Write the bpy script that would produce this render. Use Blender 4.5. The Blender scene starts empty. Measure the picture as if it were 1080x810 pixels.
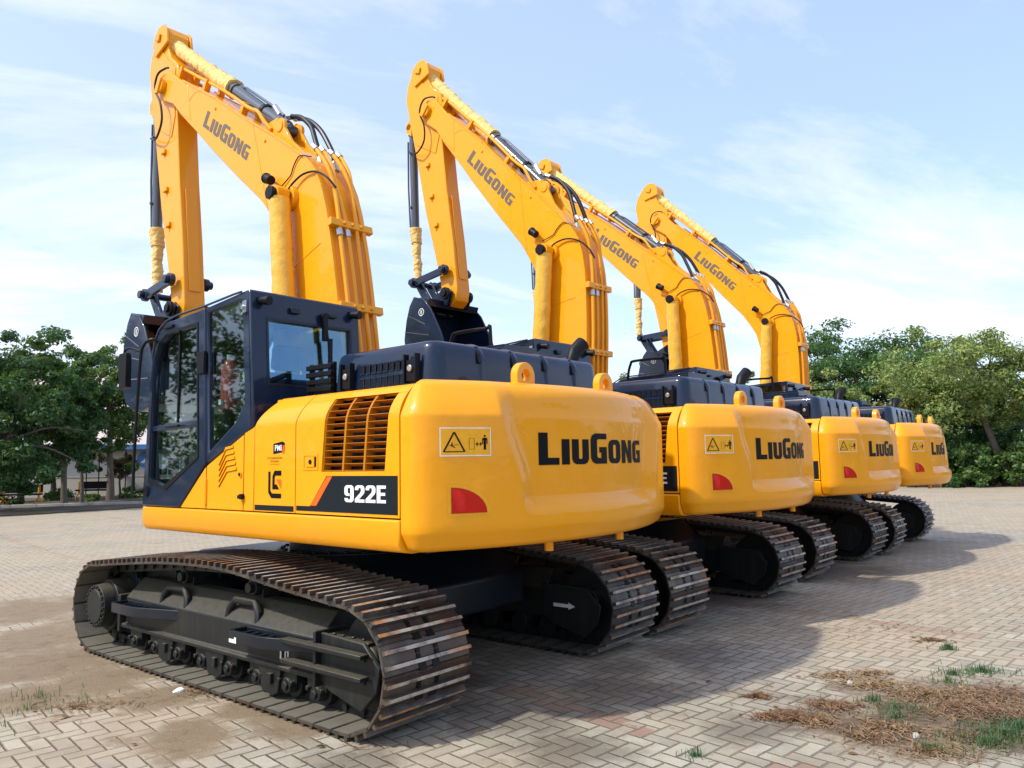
import bpy, bmesh, math, random
import numpy as np
from mathutils import Vector, Matrix
R = math.radians
random.seed(7)
scene = bpy.context.scene
COL = scene.collection

# ------------------------------------------------------------------ materials
def new_mat(name):
    m = bpy.data.materials.new(name); m.use_nodes = True
    nt = m.node_tree
    return m, nt, nt.nodes['Principled BSDF']

class NT:
    """small helper for wiring shader nodes"""
    def __init__(s, nt): s.nt = nt
    def n(s, t, **k):
        nd = s.nt.nodes.new(t)
        for a, b in k.items(): setattr(nd, a, b)
        return nd
    def link(s, a, b): s.nt.links.new(a, b)
    def val(s, sock, v):
        if hasattr(v, 'bl_idname') or isinstance(v, bpy.types.NodeSocket): s.link(v, sock)
        else: sock.default_value = v
    def math(s, op, a, b=0.0, c=None):
        nd = s.n('ShaderNodeMath', operation=op)
        s.val(nd.inputs[0], a); s.val(nd.inputs[1], b)
        if c is not None: s.val(nd.inputs[2], c)
        return nd.outputs[0]
    def mix(s, f, a, b, blend='MIX'):
        nd = s.n('ShaderNodeMix', data_type='RGBA', blend_type=blend)
        s.val(nd.inputs[0], f); s.val(nd.inputs[6], a); s.val(nd.inputs[7], b)
        return nd.outputs[2]
    def noise(s, vec, scale, detail=4, rough=.6, dim='3D'):
        nd = s.n('ShaderNodeTexNoise', noise_dimensions=dim)
        if vec is not None: s.link(vec, nd.inputs['Vector'])
        nd.inputs['Scale'].default_value = scale; nd.inputs['Detail'].default_value = detail
        nd.inputs['Roughness'].default_value = rough
        return nd.outputs['Fac']
    def ramp(s, f, a, b, lo=0., hi=1.):
        nd = s.n('ShaderNodeMapRange', clamp=True)
        s.link(f, nd.inputs[0]); nd.inputs[1].default_value = a; nd.inputs[2].default_value = b
        nd.inputs[3].default_value = lo; nd.inputs[4].default_value = hi
        return nd.outputs[0]

def c4(c): return (c[0], c[1], c[2], 1)

def paint(name, col, rough=.35, coat=.6, dust=.12, dustcol=(.33, .28, .2), metal=0., bump=.0, coatr=.06, scale=2.5, spec=.35):
    m, nt, p = new_mat(name); h = NT(nt)
    co = h.n('ShaderNodeTexCoord').outputs['Object']
    n1 = h.noise(co, scale, 6, .65); n2 = h.noise(co, scale*9, 5, .7)
    f = h.math('MULTIPLY', h.ramp(n1, .45, .8), h.ramp(n2, .3, .75))
    base = h.mix(h.math('MULTIPLY', f, dust*2.2), c4(col), c4(dustcol))
    h.link(base, p.inputs['Base Color'])
    h.link(h.ramp(n2, .25, .8, rough*.85, min(1, rough*1.35)), p.inputs['Roughness'])
    p.inputs['Metallic'].default_value = metal; p.inputs['Specular IOR Level'].default_value = spec
    p.inputs['Coat Weight'].default_value = coat
    h.link(h.ramp(n1, .3, .75, coatr*.6, coatr*2.0), p.inputs['Coat Roughness'])
    if bump:
        b = h.n('ShaderNodeBump'); b.inputs['Strength'].default_value = bump; b.inputs['Distance'].default_value = .01
        h.link(n2, b.inputs['Height']); h.link(b.outputs[0], p.inputs['Normal'])
    return m

def simple(name, col, rough=.5, metal=0., coat=0., bump=0., scale=20, var=.25, spec=.3):
    m, nt, p = new_mat(name); h = NT(nt)
    co = h.n('ShaderNodeTexCoord').outputs['Object']
    n1 = h.noise(co, scale, 5, .65)
    lo = tuple(c*(1-var) for c in col); hi = tuple(min(1, c*(1+var)) for c in col)
    h.link(h.mix(n1, c4(lo), c4(hi)), p.inputs['Base Color'])
    p.inputs['Roughness'].default_value = rough; p.inputs['Metallic'].default_value = metal
    p.inputs['Coat Weight'].default_value = coat; p.inputs['Specular IOR Level'].default_value = spec
    if bump:
        b = h.n('ShaderNodeBump'); b.inputs['Strength'].default_value = bump; b.inputs['Distance'].default_value = .02
        h.link(n1, b.inputs['Height']); h.link(b.outputs[0], p.inputs['Normal'])
    return m

M = {}
def ripple(m, scale, dist):
    h = NT(m.node_tree); p = m.node_tree.nodes['Principled BSDF']
    co = h.n('ShaderNodeTexCoord').outputs['Object']
    b = h.n('ShaderNodeBump'); b.inputs['Strength'].default_value = 1; b.inputs['Distance'].default_value = dist
    h.link(h.noise(co, scale, 3, .5), b.inputs['Height']); h.link(b.outputs[0], p.inputs['Coat Normal']); h.link(b.outputs[0], p.inputs['Normal'])
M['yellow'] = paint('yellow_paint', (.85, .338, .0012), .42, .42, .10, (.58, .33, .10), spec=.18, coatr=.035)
ripple(M['yellow'], 5, .006)
M['vent'] = paint('vent_shaded_yellow', (.46, .165, .006), .5, .1, .2, (.25, .15, .05), spec=.15)  # yellow paint with the shade between the blades put into its colour
M['slate'] = paint('slate_paint', (.0026, .0118, .035), .36, .55, .05, (.07, .08, .09), coatr=.04, spec=.2)
M['steel'] = paint('black_steel', (.017, .019, .020), .42, .25, .38, (.15, .125, .085), bump=.1, coatr=.2)
M['dark'] = paint('dark_navy_paint', (.005, .0085, .014), .4, .12, .15, (.06, .055, .05), coatr=.15)
M['black'] = simple('black_plastic', (.006, .0065, .008), .45, spec=.2)
M['rubber'] = simple('hose_rubber', (.008, .008, .010), .4)
M['chrome'] = simple('bare_steel', (.55, .55, .54), .18, 1.0)
M['fitting'] = simple('zinc_fitting', (.5, .5, .47), .35, .8)
M['cylgrey'] = paint('cylinder_grey', (.045, .055, .062), .3, .8, .06)
M['wrap'] = simple('yellow_cloth_wrap', (.78, .53, .17), .65, 0, .05, 1.0, 22, .16)
M['film'] = simple('yellow_film_wrap', (.80, .43, .03), .32, 0, .5, .5, 14, .08)
M['grey'] = simple('grey_decal', (.13, .115, .085), .5)
M['decal'] = simple('black_decal', (.004, .0045, .006), .5, 0, 0, spec=.12)
M['band'] = simple('charcoal_decal', (.009, .014, .017), .5, 0, .0, spec=.15)
M['white'] = simple('white_decal', (.75, .75, .74), .5)
M['orange'] = simple('orange_decal', (.85, .12, .008), .45)
M['signyellow'] = simple('sign_yellow', (.83, .38, .01), .45)
M['red'] = simple('red_reflector', (.50, .012, .003), .3, 0, .1, spec=.15)
M['seat'] = simple('seat_fabric', (.02, .02, .022), .8)
M['concrete'] = simple('pale_concrete', (.42, .40, .36), .85, 0, 0, .4, 6)
M['wallwhite'] = simple('whitewashed_wall', (.50, .47, .41), .85, 0, 0, .1, 1.5, .1)
M['roofgrey'] = simple('roof_sheet', (.52, .45, .39), .6, 0, 0, .1, 1.0, .12)
M['bluepaint'] = simple('blue_fascia', (.06, .19, .42), .5)
M['windowdark'] = simple('dark_window', (.02, .025, .03), .1)
M['bark'] = simple('tree_bark', (.13, .105, .08), .9, 0, 0, .8, 9, .4)
M['wrapred'] = simple('red_in_plastic', (.72, .085, .065), .35, 0, .3, .9, 40, .3)

def dusty_steel():
    m, nt, p = new_mat('black_steel'); h = NT(nt)
    co = h.n('ShaderNodeTexCoord').outputs['Object']; nz = h.n('ShaderNodeSeparateXYZ'); h.link(h.n('ShaderNodeNewGeometry').outputs['Normal'], nz.inputs[0])
    n1 = h.noise(co, 3, 6, .7); n2 = h.noise(co, 26, 5, .7)
    st = h.n('ShaderNodeMapping'); h.link(co, st.inputs[0]); st.inputs['Scale'].default_value = (22, 22, 1.2)
    n3 = h.noise(st.outputs[0], 1, 4, .6)       # water streaks
    f = h.math('ADD', h.math('MULTIPLY', h.ramp(nz.outputs[2], .4, .9), .55), h.math('MULTIPLY', h.ramp(n1, .42, .8), .06))
    f = h.math('MULTIPLY', f, h.ramp(n2, .2, .6, .35, 1)); f = h.math('ADD', f, h.math('MULTIPLY', h.ramp(n3, .5, .8), .10))
    h.link(h.mix(f, (.0075, .0095, .010, 1), (.15, .132, .085, 1)), p.inputs['Base Color'])
    p.inputs['Roughness'].default_value = .48; p.inputs['Specular IOR Level'].default_value = .4
    return m
M['steel'] = dusty_steel()
def groove_steel():
    m, nt, p = new_mat('grouser_edge'); h = NT(nt)
    co = h.n('ShaderNodeTexCoord').outputs['Object']
    n1 = h.noise(co, 7, 6, .7); n2 = h.noise(co, 45, 4, .7); n3 = h.noise(co, 2.2, 3, .5)
    a = h.mix(h.ramp(n3, .42, .60), (.46, .41, .34, 1), (.50, .22, .07, 1))
    b = h.mix(h.ramp(n1, .47, .66), a, (.05, .05, .048, 1))
    c = h.mix(h.ramp(n2, .55, .75), b, (.45, .42, .37, 1))
    h.link(c, p.inputs['Base Color']); p.inputs['Roughness'].default_value = .5
    p.inputs['Metallic'].default_value = .25
    return m
M['edge'] = groove_steel()
def shoe_mat():
    m, nt, p = new_mat('track_shoe'); h = NT(nt)
    co = h.n('ShaderNodeTexCoord').outputs['Object']
    n1 = h.noise(co, 4, 6, .7); n2 = h.noise(co, 30, 5, .7)
    a = h.mix(h.ramp(n1, .42, .7), (.045, .045, .044, 1), (.17, .145, .105, 1))
    a = h.mix(h.math('MULTIPLY', h.ramp(h.noise(co, 1.6, 4, .6), .42, .66), .85), a, (.095, .055, .031, 1))
    b = h.mix(h.ramp(n2, .58, .8), a, (.18, .145, .10, 1))
    h.link(b, p.inputs['Base Color'])
    h.link(h.ramp(n2, .3, .7, .28, .55), p.inputs['Roughness'])
    p.inputs['Metallic'].default_value = .45
    return m
M['shoe'] = shoe_mat()
M['shoe_dust'] = simple('dusty_shoe_inside', (.135, .125, .092), .8, 0, 0, .2, 8, .35)
def glass_mat(name, tint, refl=1.0, gcol=(.95, .97, 1, 1)):
    m, nt, p = new_mat(name); h = NT(nt)
    nt.nodes.remove(p)
    tr = h.n('ShaderNodeBsdfTransparent'); tr.inputs[0].default_value = c4(tint)
    gl = h.n('ShaderNodeBsdfGlossy'); gl.inputs['Roughness'].default_value = .02
    gl.inputs['Color'].default_value = gcol
    lw = h.n('ShaderNodeLayerWeight'); lw.inputs[0].default_value = .5
    fr = h.math('MULTIPLY_ADD', h.math('POWER', lw.outputs['Facing'], 4.0), .85, .05)
    mx = h.n('ShaderNodeMixShader')
    h.link(h.math('MULTIPLY', fr, refl), mx.inputs[0]); h.link(tr.outputs[0], mx.inputs[1]); h.link(gl.outputs[0], mx.inputs[2])
    h.link(mx.outputs[0], nt.nodes['Material Output'].inputs[0])
    return m
M['glass'] = glass_mat('cab_glass', (.68, .80, .78), .95)
M['rearglass'] = glass_mat('rear_glass', (.72, .88, .98), 3.0, (.50, .80, 1, 1))

def leaf_mat(name, c1, c2, c3, trans=.35):
    m, nt, p = new_mat(name); h = NT(nt)
    g = h.n('ShaderNodeNewGeometry')
    rnd = g.outputs['Random Per Island']
    co = h.n('ShaderNodeTexCoord').outputs['Object']
    cl = h.noise(co, .55, 3, .6)
    a = h.mix(rnd, c4(c1), c4(c2))
    b = h.mix(h.ramp(h.math('ADD', cl, h.math('MULTIPLY', rnd, .25)), .55, .85), a, c4(c3))
    h.link(b, p.inputs['Base Color']); p.inputs['Roughness'].default_value = .5
    t = h.n('ShaderNodeBsdfTranslucent'); h.link(h.mix(.4, b, (.30, .42, .03, 1)), t.inputs[0])
    mx = h.n('ShaderNodeMixShader'); mx.inputs[0].default_value = trans
    h.link(p.outputs[0], mx.inputs[1]); h.link(t.outputs[0], mx.inputs[2])
    h.link(mx.outputs[0], nt.nodes['Material Output'].inputs[0])
    return m
M['leaf_dark'] = leaf_mat('dark_leaves', (.018, .062, .020), (.038, .11, .028), (.055, .15, .04))
M['leaf_mid'] = leaf_mat('mid_leaves', (.050, .115, .030), (.10, .19, .05), (.15, .24, .06))
M['leaf_pale'] = leaf_mat('pale_leaves', (.12, .19, .05), (.24, .32, .09), (.37, .42, .13))
M['leaf_olive'] = leaf_mat('olive_leaves', (.14, .20, .06), (.22, .28, .08), (.50, .31, .02))
M['leaf_brown'] = leaf_mat('brown_leaves', (.10, .06, .02), (.17, .09, .03), (.08, .10, .03))
M['grass'] = leaf_mat('grass_blades', (.035, .105, .045), (.075, .17, .07), (.13, .17, .07))
M['litter'] = leaf_mat('dry_litter', (.085, .040, .015), (.25, .112, .04), (.36, .24, .12), .15)

# ------------------------------------------------------------------ mesh builder
class MB:
    def __init__(s): s.v = []; s.f = []; s.m = []
    def add(s, verts, faces, mi=0):
        o = len(s.v); s.v += [tuple(v) for v in verts]
        for f in faces: s.f.append(tuple(o+i for i in f)); s.m.append(mi)
        return s
    def box(s, x0, x1, y0, y1, z0, z1, mi=0):
        v = [(x0,y0,z0),(x1,y0,z0),(x1,y1,z0),(x0,y1,z0),(x0,y0,z1),(x1,y0,z1),(x1,y1,z1),(x0,y1,z1)]
        return s.add(v, [(0,3,2,1),(4,5,6,7),(0,1,5,4),(1,2,6,5),(2,3,7,6),(3,0,4,7)], mi)
    def obox(s, c, ax, ay, az, mi=0):
        """oriented box: centre and three half-axis vectors"""
        c, ax, ay, az = map(Vector, (c, ax, ay, az)); v = []
        for k in (-1, 1):
            for i, j in ((-1,-1),(1,-1),(1,1),(-1,1)): v.append(c+ax*i+ay*j+az*k)
        return s.add(v, [(0,3,2,1),(4,5,6,7),(0,1,5,4),(1,2,6,5),(2,3,7,6),(3,0,4,7)], mi)
    def prism(s, poly, a0, a1, axis='y', mi=0):
        n = len(poly)
        def P(p, a): return {'y': (p[0], a, p[1]), 'x': (a, p[0], p[1]), 'z': (p[0], p[1], a)}[axis]
        v = [P(p, a0) for p in poly] + [P(p, a1) for p in poly]
        f = [tuple(range(n)), tuple(range(2*n-1, n-1, -1))]
        f += [(i, (i+1) % n, n+(i+1) % n, n+i) for i in range(n)]
        return s.add(v, f, mi)
    def ring(s, outer, inner, a0, a1, axis='y', mi=0, xf=None):
        n = len(outer)
        def P(p, a): 
            q = {'y': (p[0], a, p[1]), 'x': (a, p[0], p[1]), 'z': (p[0], p[1], a)}[axis]
            return xf(q) if xf else q
        v = [P(p, a0) for p in outer] + [P(p, a0) for p in inner] + [P(p, a1) for p in outer] + [P(p, a1) for p in inner]
        f = []
        for i in range(n):
            j = (i+1) % n
            f += [(i, j, n+j, n+i), (2*n+i, 3*n+i, 3*n+j, 2*n+j), (i, 2*n+i, 2*n+j, j), (n+i, n+j, 3*n+j, 3*n+i)]
        return s.add(v, f, mi)
    def cyl(s, p0, p1, r0, r1=None, n=16, mi=0):
        r1 = r0 if r1 is None else r1
        p0, p1 = Vector(p0), Vector(p1); d = (p1-p0).normalized()
        a = d.orthogonal().normalized(); b = d.cross(a)
        v = []
        for p, r in ((p0, r0), (p1, r1)):
            for i in range(n):
                t = 2*math.pi*i/n; v.append(p+a*math.cos(t)*r+b*math.sin(t)*r)
        f = [tuple(range(n-1, -1, -1)), tuple(range(n, 2*n))]
        f += [(i, (i+1) % n, n+(i+1) % n, n+i) for i in range(n)]
        return s.add(v, f, mi)
    def tube(s, pts, r, n=10, mi=0, smooth=0, closed=False):
        pts = [Vector(p) for p in pts]
        if smooth: pts = spline(pts, smooth)
        rs = r if isinstance(r, (list, tuple)) else [r]*len(pts)
        up = None; v = []
        for i, p in enumerate(pts):
            t = (pts[min(i+1, len(pts)-1)]-pts[max(i-1, 0)]).normalized()
            if up is None: up = t.orthogonal().normalized()
            up = (up-t*up.dot(t)).normalized(); b = t.cross(up)
            for k in range(n):
                a = 2*math.pi*k/n; v.append(p+(up*math.cos(a)+b*math.sin(a))*rs[i])
        m = len(pts); f = [tuple(range(n-1, -1, -1)), tuple(range((m-1)*n, m*n))]
        for i in range(m-1):
            for k in range(n):
                f.append((i*n+k, i*n+(k+1) % n, (i+1)*n+(k+1) % n, (i+1)*n+k))
        return s.add(v, f, mi)
    def crumple(s, amp, seed, start=0):
        from mathutils import noise
        for i in range(start, len(s.v)):
            p = Vector(s.v[i]); q = Vector((p.x*11+seed*3.7, p.y*11, p.z*11)); r = Vector((p.x*34, p.y*34+seed, p.z*34))
            s.v[i] = tuple(p+noise.noise_vector(q)*amp*1.3+noise.noise_vector(r)*amp)
        return s
    def build(s, name, mats, parent=None, origin=(0, 0, 0), bevel=0., smooth=35, seg=2, recalc=True):
        me = bpy.data.meshes.new(name)
        o3 = origin
        me.from_pydata([(a-o3[0], b-o3[1], c-o3[2]) for a, b, c in s.v], [], s.f)
        mats = mats if isinstance(mats, (list, tuple)) else [mats]
        for m in mats: me.materials.append(M[m] if isinstance(m, str) else m)
        me.polygons.foreach_set('material_index', s.m)
        if recalc:
            bm = bmesh.new(); bm.from_mesh(me)
            bmesh.ops.recalc_face_normals(bm, faces=bm.faces); bm.to_mesh(me); bm.free()
        if smooth:
            me.polygons.foreach_set('use_smooth', [True]*len(me.polygons))
            me.set_sharp_from_angle(angle=R(smooth))
        me.update()
        ob = bpy.data.objects.new(name, me); COL.objects.link(ob)
        ob.location = origin
        if parent is not None:
            ob.parent = parent
            if parent.type == 'MESH' or parent.get('pivot'):
                pl = Vector(parent.get('org', (0, 0, 0)))
                ob.location = Vector(origin)-pl
        ob['org'] = list(origin)
        if bevel:
            b = ob.modifiers.new('edge', 'BEVEL'); b.width = bevel; b.segments = seg
            b.limit_method = 'ANGLE'; b.angle_limit = R(40); b.use_clamp_overlap = True; b.harden_normals = False
        return ob

def spline(pts, k):
    out = []; n = len(pts)
    for i in range(n-1):
        p0, p1, p2, p3 = pts[max(i-1, 0)], pts[i], pts[i+1], pts[min(i+2, n-1)]
        for j in range(k):
            t = j/k
            out.append(.5*((2*p1)+(p2-p0)*t+(2*p0-5*p1+4*p2-p3)*t*t+(3*p1-p0-3*p2+p3)*t**3))
    out.append(pts[-1]); return out

def arc(cx, cy, r, a0, a1, n):
    return [(cx+r*math.cos(R(a0+(a1-a0)*i/n)), cy+r*math.sin(R(a0+(a1-a0)*i/n))) for i in range(n+1)]

def tag(o, label=None, cat=None, group=None, kind=None):
    if label: o['label'] = label
    if cat: o['category'] = cat
    if group: o['group'] = group
    if kind: o['kind'] = kind
    return o
def empty(name, loc=(0, 0, 0), rz=0):
    o = bpy.data.objects.new(name, None); COL.objects.link(o); o.location = loc; o.rotation_euler = (0, 0, rz)
    o.empty_display_size = .3
    return o

# ------------------------------------------------------------------ lettering
LET = {
 'L': (.66, [[(0,0),(.66,0),(.66,.22),(.29,.22),(.29,1),(0,1)]]),
 'i': (.28, [[(0,0),(.28,0),(.28,.8),(0,.8)]]),
 'u': (.66, [[(0,.8),(0,.16),(.06,.05),(.17,0),(.49,0),(.60,.05),(.66,.16),(.66,.8),(.40,.8),(.40,.20),(.37,.17),(.29,.17),(.26,.20),(.26,.8)]]),
 'G': (.74, [[(.74,1),(.2,1),(.06,.93),(0,.8),(0,.2),(.06,.07),(.2,0),(.74,0),(.74,.55),(.38,.55),(.38,.37),(.47,.37),(.47,.19),(.33,.19),(.28,.24),(.28,.76),(.33,.81),(.74,.81)]]),
 'g': (.64, [[(.62,.8),(.18,.8),(.06,.74),(0,.63),(0,.17),(.06,.06),(.18,0),(.64,0),(.64,.45),(.33,.45),(.33,.30),(.41,.30),(.41,.15),(.29,.15),(.25,.19),(.25,.61),(.29,.65),(.62,.65)]]),
 'o': (.66, [[(.33,.8),(.18,.8),(.06,.74),(0,.62),(0,.18),(.06,.06),(.18,0),(.33,0),(.33,.16),(.28,.17),(.25,.21),(.25,.59),(.28,.63),(.33,.64)],
            [(.33,0),(.48,0),(.60,.06),(.66,.18),(.66,.62),(.60,.74),(.48,.8),(.33,.8),(.33,.64),(.38,.63),(.41,.59),(.41,.21),(.38,.17),(.33,.16)]]),
 'n': (.66, [[(0,0),(.23,0),(.23,.44),(.42,0),(.66,0),(.66,.8),(.43,.8),(.43,.38),(.24,.8),(0,.8)]]),
 '9': (.60, [[(.30,1),(.13,1),(.03,.92),(0,.8),(0,.55),(.03,.44),(.13,.37),(.34,.37),(.34,.52),(.26,.52),(.22,.57),(.22,.79),(.25,.84),(.30,.85)],
            [(.30,1),(.30,.85),(.35,.84),(.38,.79),(.38,.22),(.35,.17),(.30,.15),(.25,.17),(.22,.24),(0,.24),(.03,.09),(.13,0),(.47,0),(.57,.08),(.60,.2),(.60,.8),(.57,.92),(.47,1)]]),
 '2': (.60, [[(0,.72),(.22,.72),(.22,.79),(.25,.84),(.30,.85),(.35,.84),(.38,.79),(.38,.66),(.34,.57),(0,.2),(0,0),(.60,0),(.60,.18),(.26,.18),(.55,.50),(.60,.62),(.60,.82),(.56,.93),(.46,1),(.14,1),(.04,.93),(0,.82)]]),
 'E': (.54, [[(0,0),(.54,0),(.54,.18),(.22,.18),(.22,.42),(.50,.42),(.50,.59),(.22,.59),(.22,.82),(.54,.82),(.54,1),(0,1)]]),
}
def lettering(name, text, mapf, mat, parent, gap=.09, width=None, origin=(0, 0, 0), cell=.06):
    """flat letters laid on a surface; mapf((u,v)) with v 0..1 cap height, u 0..1 of the whole width -> 3D"""
    x = 0; polys = []
    for ch in text:
        w, ps = LET[ch]
        for p in ps: polys.append([(x+a, b) for a, b in p])
        x += w+gap
    tot = x-gap
    return decal(name, [[(a/tot, b) for a, b in p] for p in polys], mapf, mat, parent, origin, cell)

def decal(name, polys, mapf, mats, parent, origin=(0, 0, 0), cell=.06, mi=None):
    bm = bmesh.new()
    for k, p in enumerate(polys):
        vs = [bm.verts.new((a, b, 0)) for a, b in p]
        f = bm.faces.new(vs)
        if mi: f.material_index = mi[k]
    bm.normal_update()
    bmesh.ops.triangulate(bm, faces=bm.faces[:], ngon_method='EAR_CLIP')
    if cell:
        for ax in (0, 1):
            lo = min(v.co[ax] for v in bm.verts); hi = max(v.co[ax] for v in bm.verts)
            c = cell if ax == 0 else cell*4
            q = lo+c
            while q < hi:
                no = [0, 0, 0]; no[ax] = 1; co = [0, 0, 0]; co[ax] = q
                bmesh.ops.bisect_plane(bm, geom=bm.verts[:]+bm.edges[:]+bm.faces[:], plane_co=co, plane_no=no)
                q += c
    for v in bm.verts:
        q = Vector(mapf((v.co.x, v.co.y)))-Vector(origin); v.co = q
    me = bpy.data.meshes.new(name); bm.to_mesh(me); bm.free()
    for m in (mats if isinstance(mats, list) else [mats]): me.materials.append(M[m])
    me.polygons.foreach_set('use_smooth', [True]*len(me.polygons))
    ob = bpy.data.objects.new(name, me); COL.objects.link(ob); ob['org'] = list(origin)
    ob.location = Vector(origin)-Vector(parent.get('org', (0, 0, 0))) if parent.type == 'MESH' else Vector(origin)
    ob.parent = parent
    return ob

def font_polys(txt, size, bold=0.0):
    cu = bpy.data.curves.new('lettering', 'FONT'); cu.body = txt; cu.size = size; cu.offset = bold; cu.align_x = 'CENTER'
    cu.resolution_u = 2
    o = bpy.data.objects.new('lettering', cu); COL.objects.link(o)
    bpy.context.view_layer.update()
    me = bpy.data.meshes.new_from_object(o.evaluated_get(bpy.context.evaluated_depsgraph_get()))
    v = [tuple(q.co[:2]) for q in me.vertices]; f = [tuple(p.vertices) for p in me.polygons]
    bpy.data.objects.remove(o); bpy.data.curves.remove(cu); bpy.data.meshes.remove(me)
    return [[v[i] for i in p] for p in f]

# ------------------------------------------------------------------ excavator
YS = 1.35            # left side plane; the machine's own centre line lies at y = -0.06
YR = -1.47
YC = -.06
PB = (.15, .1, 1.75)      # boom foot
PA = (3.30, .11, 6.20)    # arm pivot

def lerp(a, b, t): return a+(b-a)*t
def sst(a, b, x):
    t = max(0, min(1, (x-a)/(b-a))); return t*t*(3-2*t)

def lin(a, b, x):
    t = max(0, min(1, (x-a)/(b-a))); return t+.10*(t*t*(3-2*t)-t)
# counterweight surface ------------------------------------------------
def cw_plan():
    pts = [Vector((-2.184, YS)), Vector((-2.215, YS))]
    # corner from the straight side into the tail arc
    arcpts = []
    RT = 2.70
    for i in range(0, 181):
        y = lerp(1.04, 2*YC-1.04, i/180)
        yy = y-YC
        arcpts.append(Vector((-math.sqrt(RT*RT-yy*yy)-.0, y)))
    p0, p3 = pts[-1], arcpts[0]
    tan3 = (arcpts[0]-arcpts[1]).normalized()
    c1 = p0+Vector((-.13, 0)); c2 = p3+tan3*.19
    cor = []
    for i in range(1, 16):
        t = i/16
        cor.append(p0*(1-t)**3+c1*3*t*(1-t)**2+c2*3*t*t*(1-t)+p3*t**3)
    left = pts+cor
    right = [Vector((q.x, 2*YC-q.y)) for q in reversed(left)]
    return left+arcpts+right
CWP = cw_plan()
CWN = []
for i, q in enumerate(CWP):
    t = CWP[min(i+1, len(CWP)-1)]-CWP[max(i-1, 0)]
    n = Vector((t.y, -t.x)).normalized()
    if n.x > .5: n = -n
    CWN.append(n)
if CWN[0].y < 0: CWN = [-n for n in CWN]
ZB, ZT = 1.100, 2.125
def cw_off(y, z):
    d = 0
    # bottom chamfer
    if z < 1.215: d += .060*(1.215-z)/.115+.03*max(0, (1.125-z)/.025)**2
    # sloped shoulder rolling into the top
    if z > 1.90:
        t = (z-1.90)/(ZT-1.90); d += .085*t+.050*t*t+.03*max(0, (t-.8)/.2)**2
    # slight crease rounding
    # recessed name panel with sloping ledge
    yl = y-YC
    w = 0.70+.13*sst(1.45, 1.92, z)+(.10 if yl < 0 else 0)
    side = lin(w+.08, w-.05, abs(yl))
    vert = lin(1.315, 1.395, z)*(1-sst(1.90, 2.08, z)*.75)
    d += .085*side*vert
    return d
def cw_pt(i, z, out=0.0):
    q = CWP[i]; n = CWN[i]
    d = cw_off(q.y, z)-out
    return Vector((q.x-n.x*d, q.y-n.y*d, z))
def cw_at(y, z, out=.003):
    # rear part only: find the plan index by y
    for i in range(len(CWP)-1):
        if CWP[i].y >= y >= CWP[i+1].y and i > 3:
            t = (CWP[i].y-y)/max(1e-6, CWP[i].y-CWP[i+1].y)
            return cw_pt(i, z, out).lerp(cw_pt(i+1, z, out), t)
    return cw_pt(len(CWP)//2, z, out)

def boom_lengthwise():
    up = [(3.36,6.34),(3.24,6.32),(2.82,6.11),(2.05,5.64),(1.36,5.17),(.87,4.86),(.55,4.64),(.34,4.49),(.19,4.33),(.10,4.16),(.02,3.93),(-.05,3.63),(-.11,3.33),(-.16,3.04),(-.24,2.5),(-.30,2.0),(-.26,1.68)]
    lo = [(-.12,1.56),(.06,1.58),(.22,1.80),(.36,2.3),(.47,2.8),(.55,3.2),(.64,3.55),(.79,3.90),(.93,4.07),(1.10,4.25),(1.39,4.48),(1.57,4.62),(2.09,5.05),(2.47,5.38),(2.90,5.74)]
    return up, lo

def surf_line(up, t):  # point on polyline by index fraction
    i = int(t); f = t-i
    i = min(i, len(up)-2)
    return Vector((lerp(up[i][0], up[i+1][0], f), lerp(up[i][1], up[i+1][1], f)))

def track_path():
    """closed centre line of the shoes in (x,z), counter-clockwise from the rear bottom"""
    pts = []
    n = 40
    pts += [(lerp(-1.72, 1.76, i/30), .033) for i in range(31)]
    pts += arc(1.80, .40, .367, -90, 84, 20)[1:]
    tops = [Vector(p) for p in [(1.72,.770),(1.15,.825),(.45,.878),(-.35,.890),(-1.05,.825),(-1.70,.770)]]
    pts += [tuple(p) for p in spline(tops, 8)][1:-1]
    pts += arc(-1.76, .40, .367, 97, 270, 20)
    # resample
    P = [Vector(p) for p in pts]; P.append(P[0]); L = [0]
    for a, b in zip(P, P[1:]): L.append(L[-1]+(b-a).length)
    return P, L
TP, TL = track_path()
def tp(s):
    s %= TL[-1]
    lo, hi = 0, len(TL)-1
    while hi-lo > 1:
        m = (lo+hi)//2
        if TL[m] <= s: lo = m
        else: hi = m
    t = (s-TL[lo])/max(1e-9, TL[lo+1]-TL[lo]); return TP[lo].lerp(TP[lo+1], t)

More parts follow.
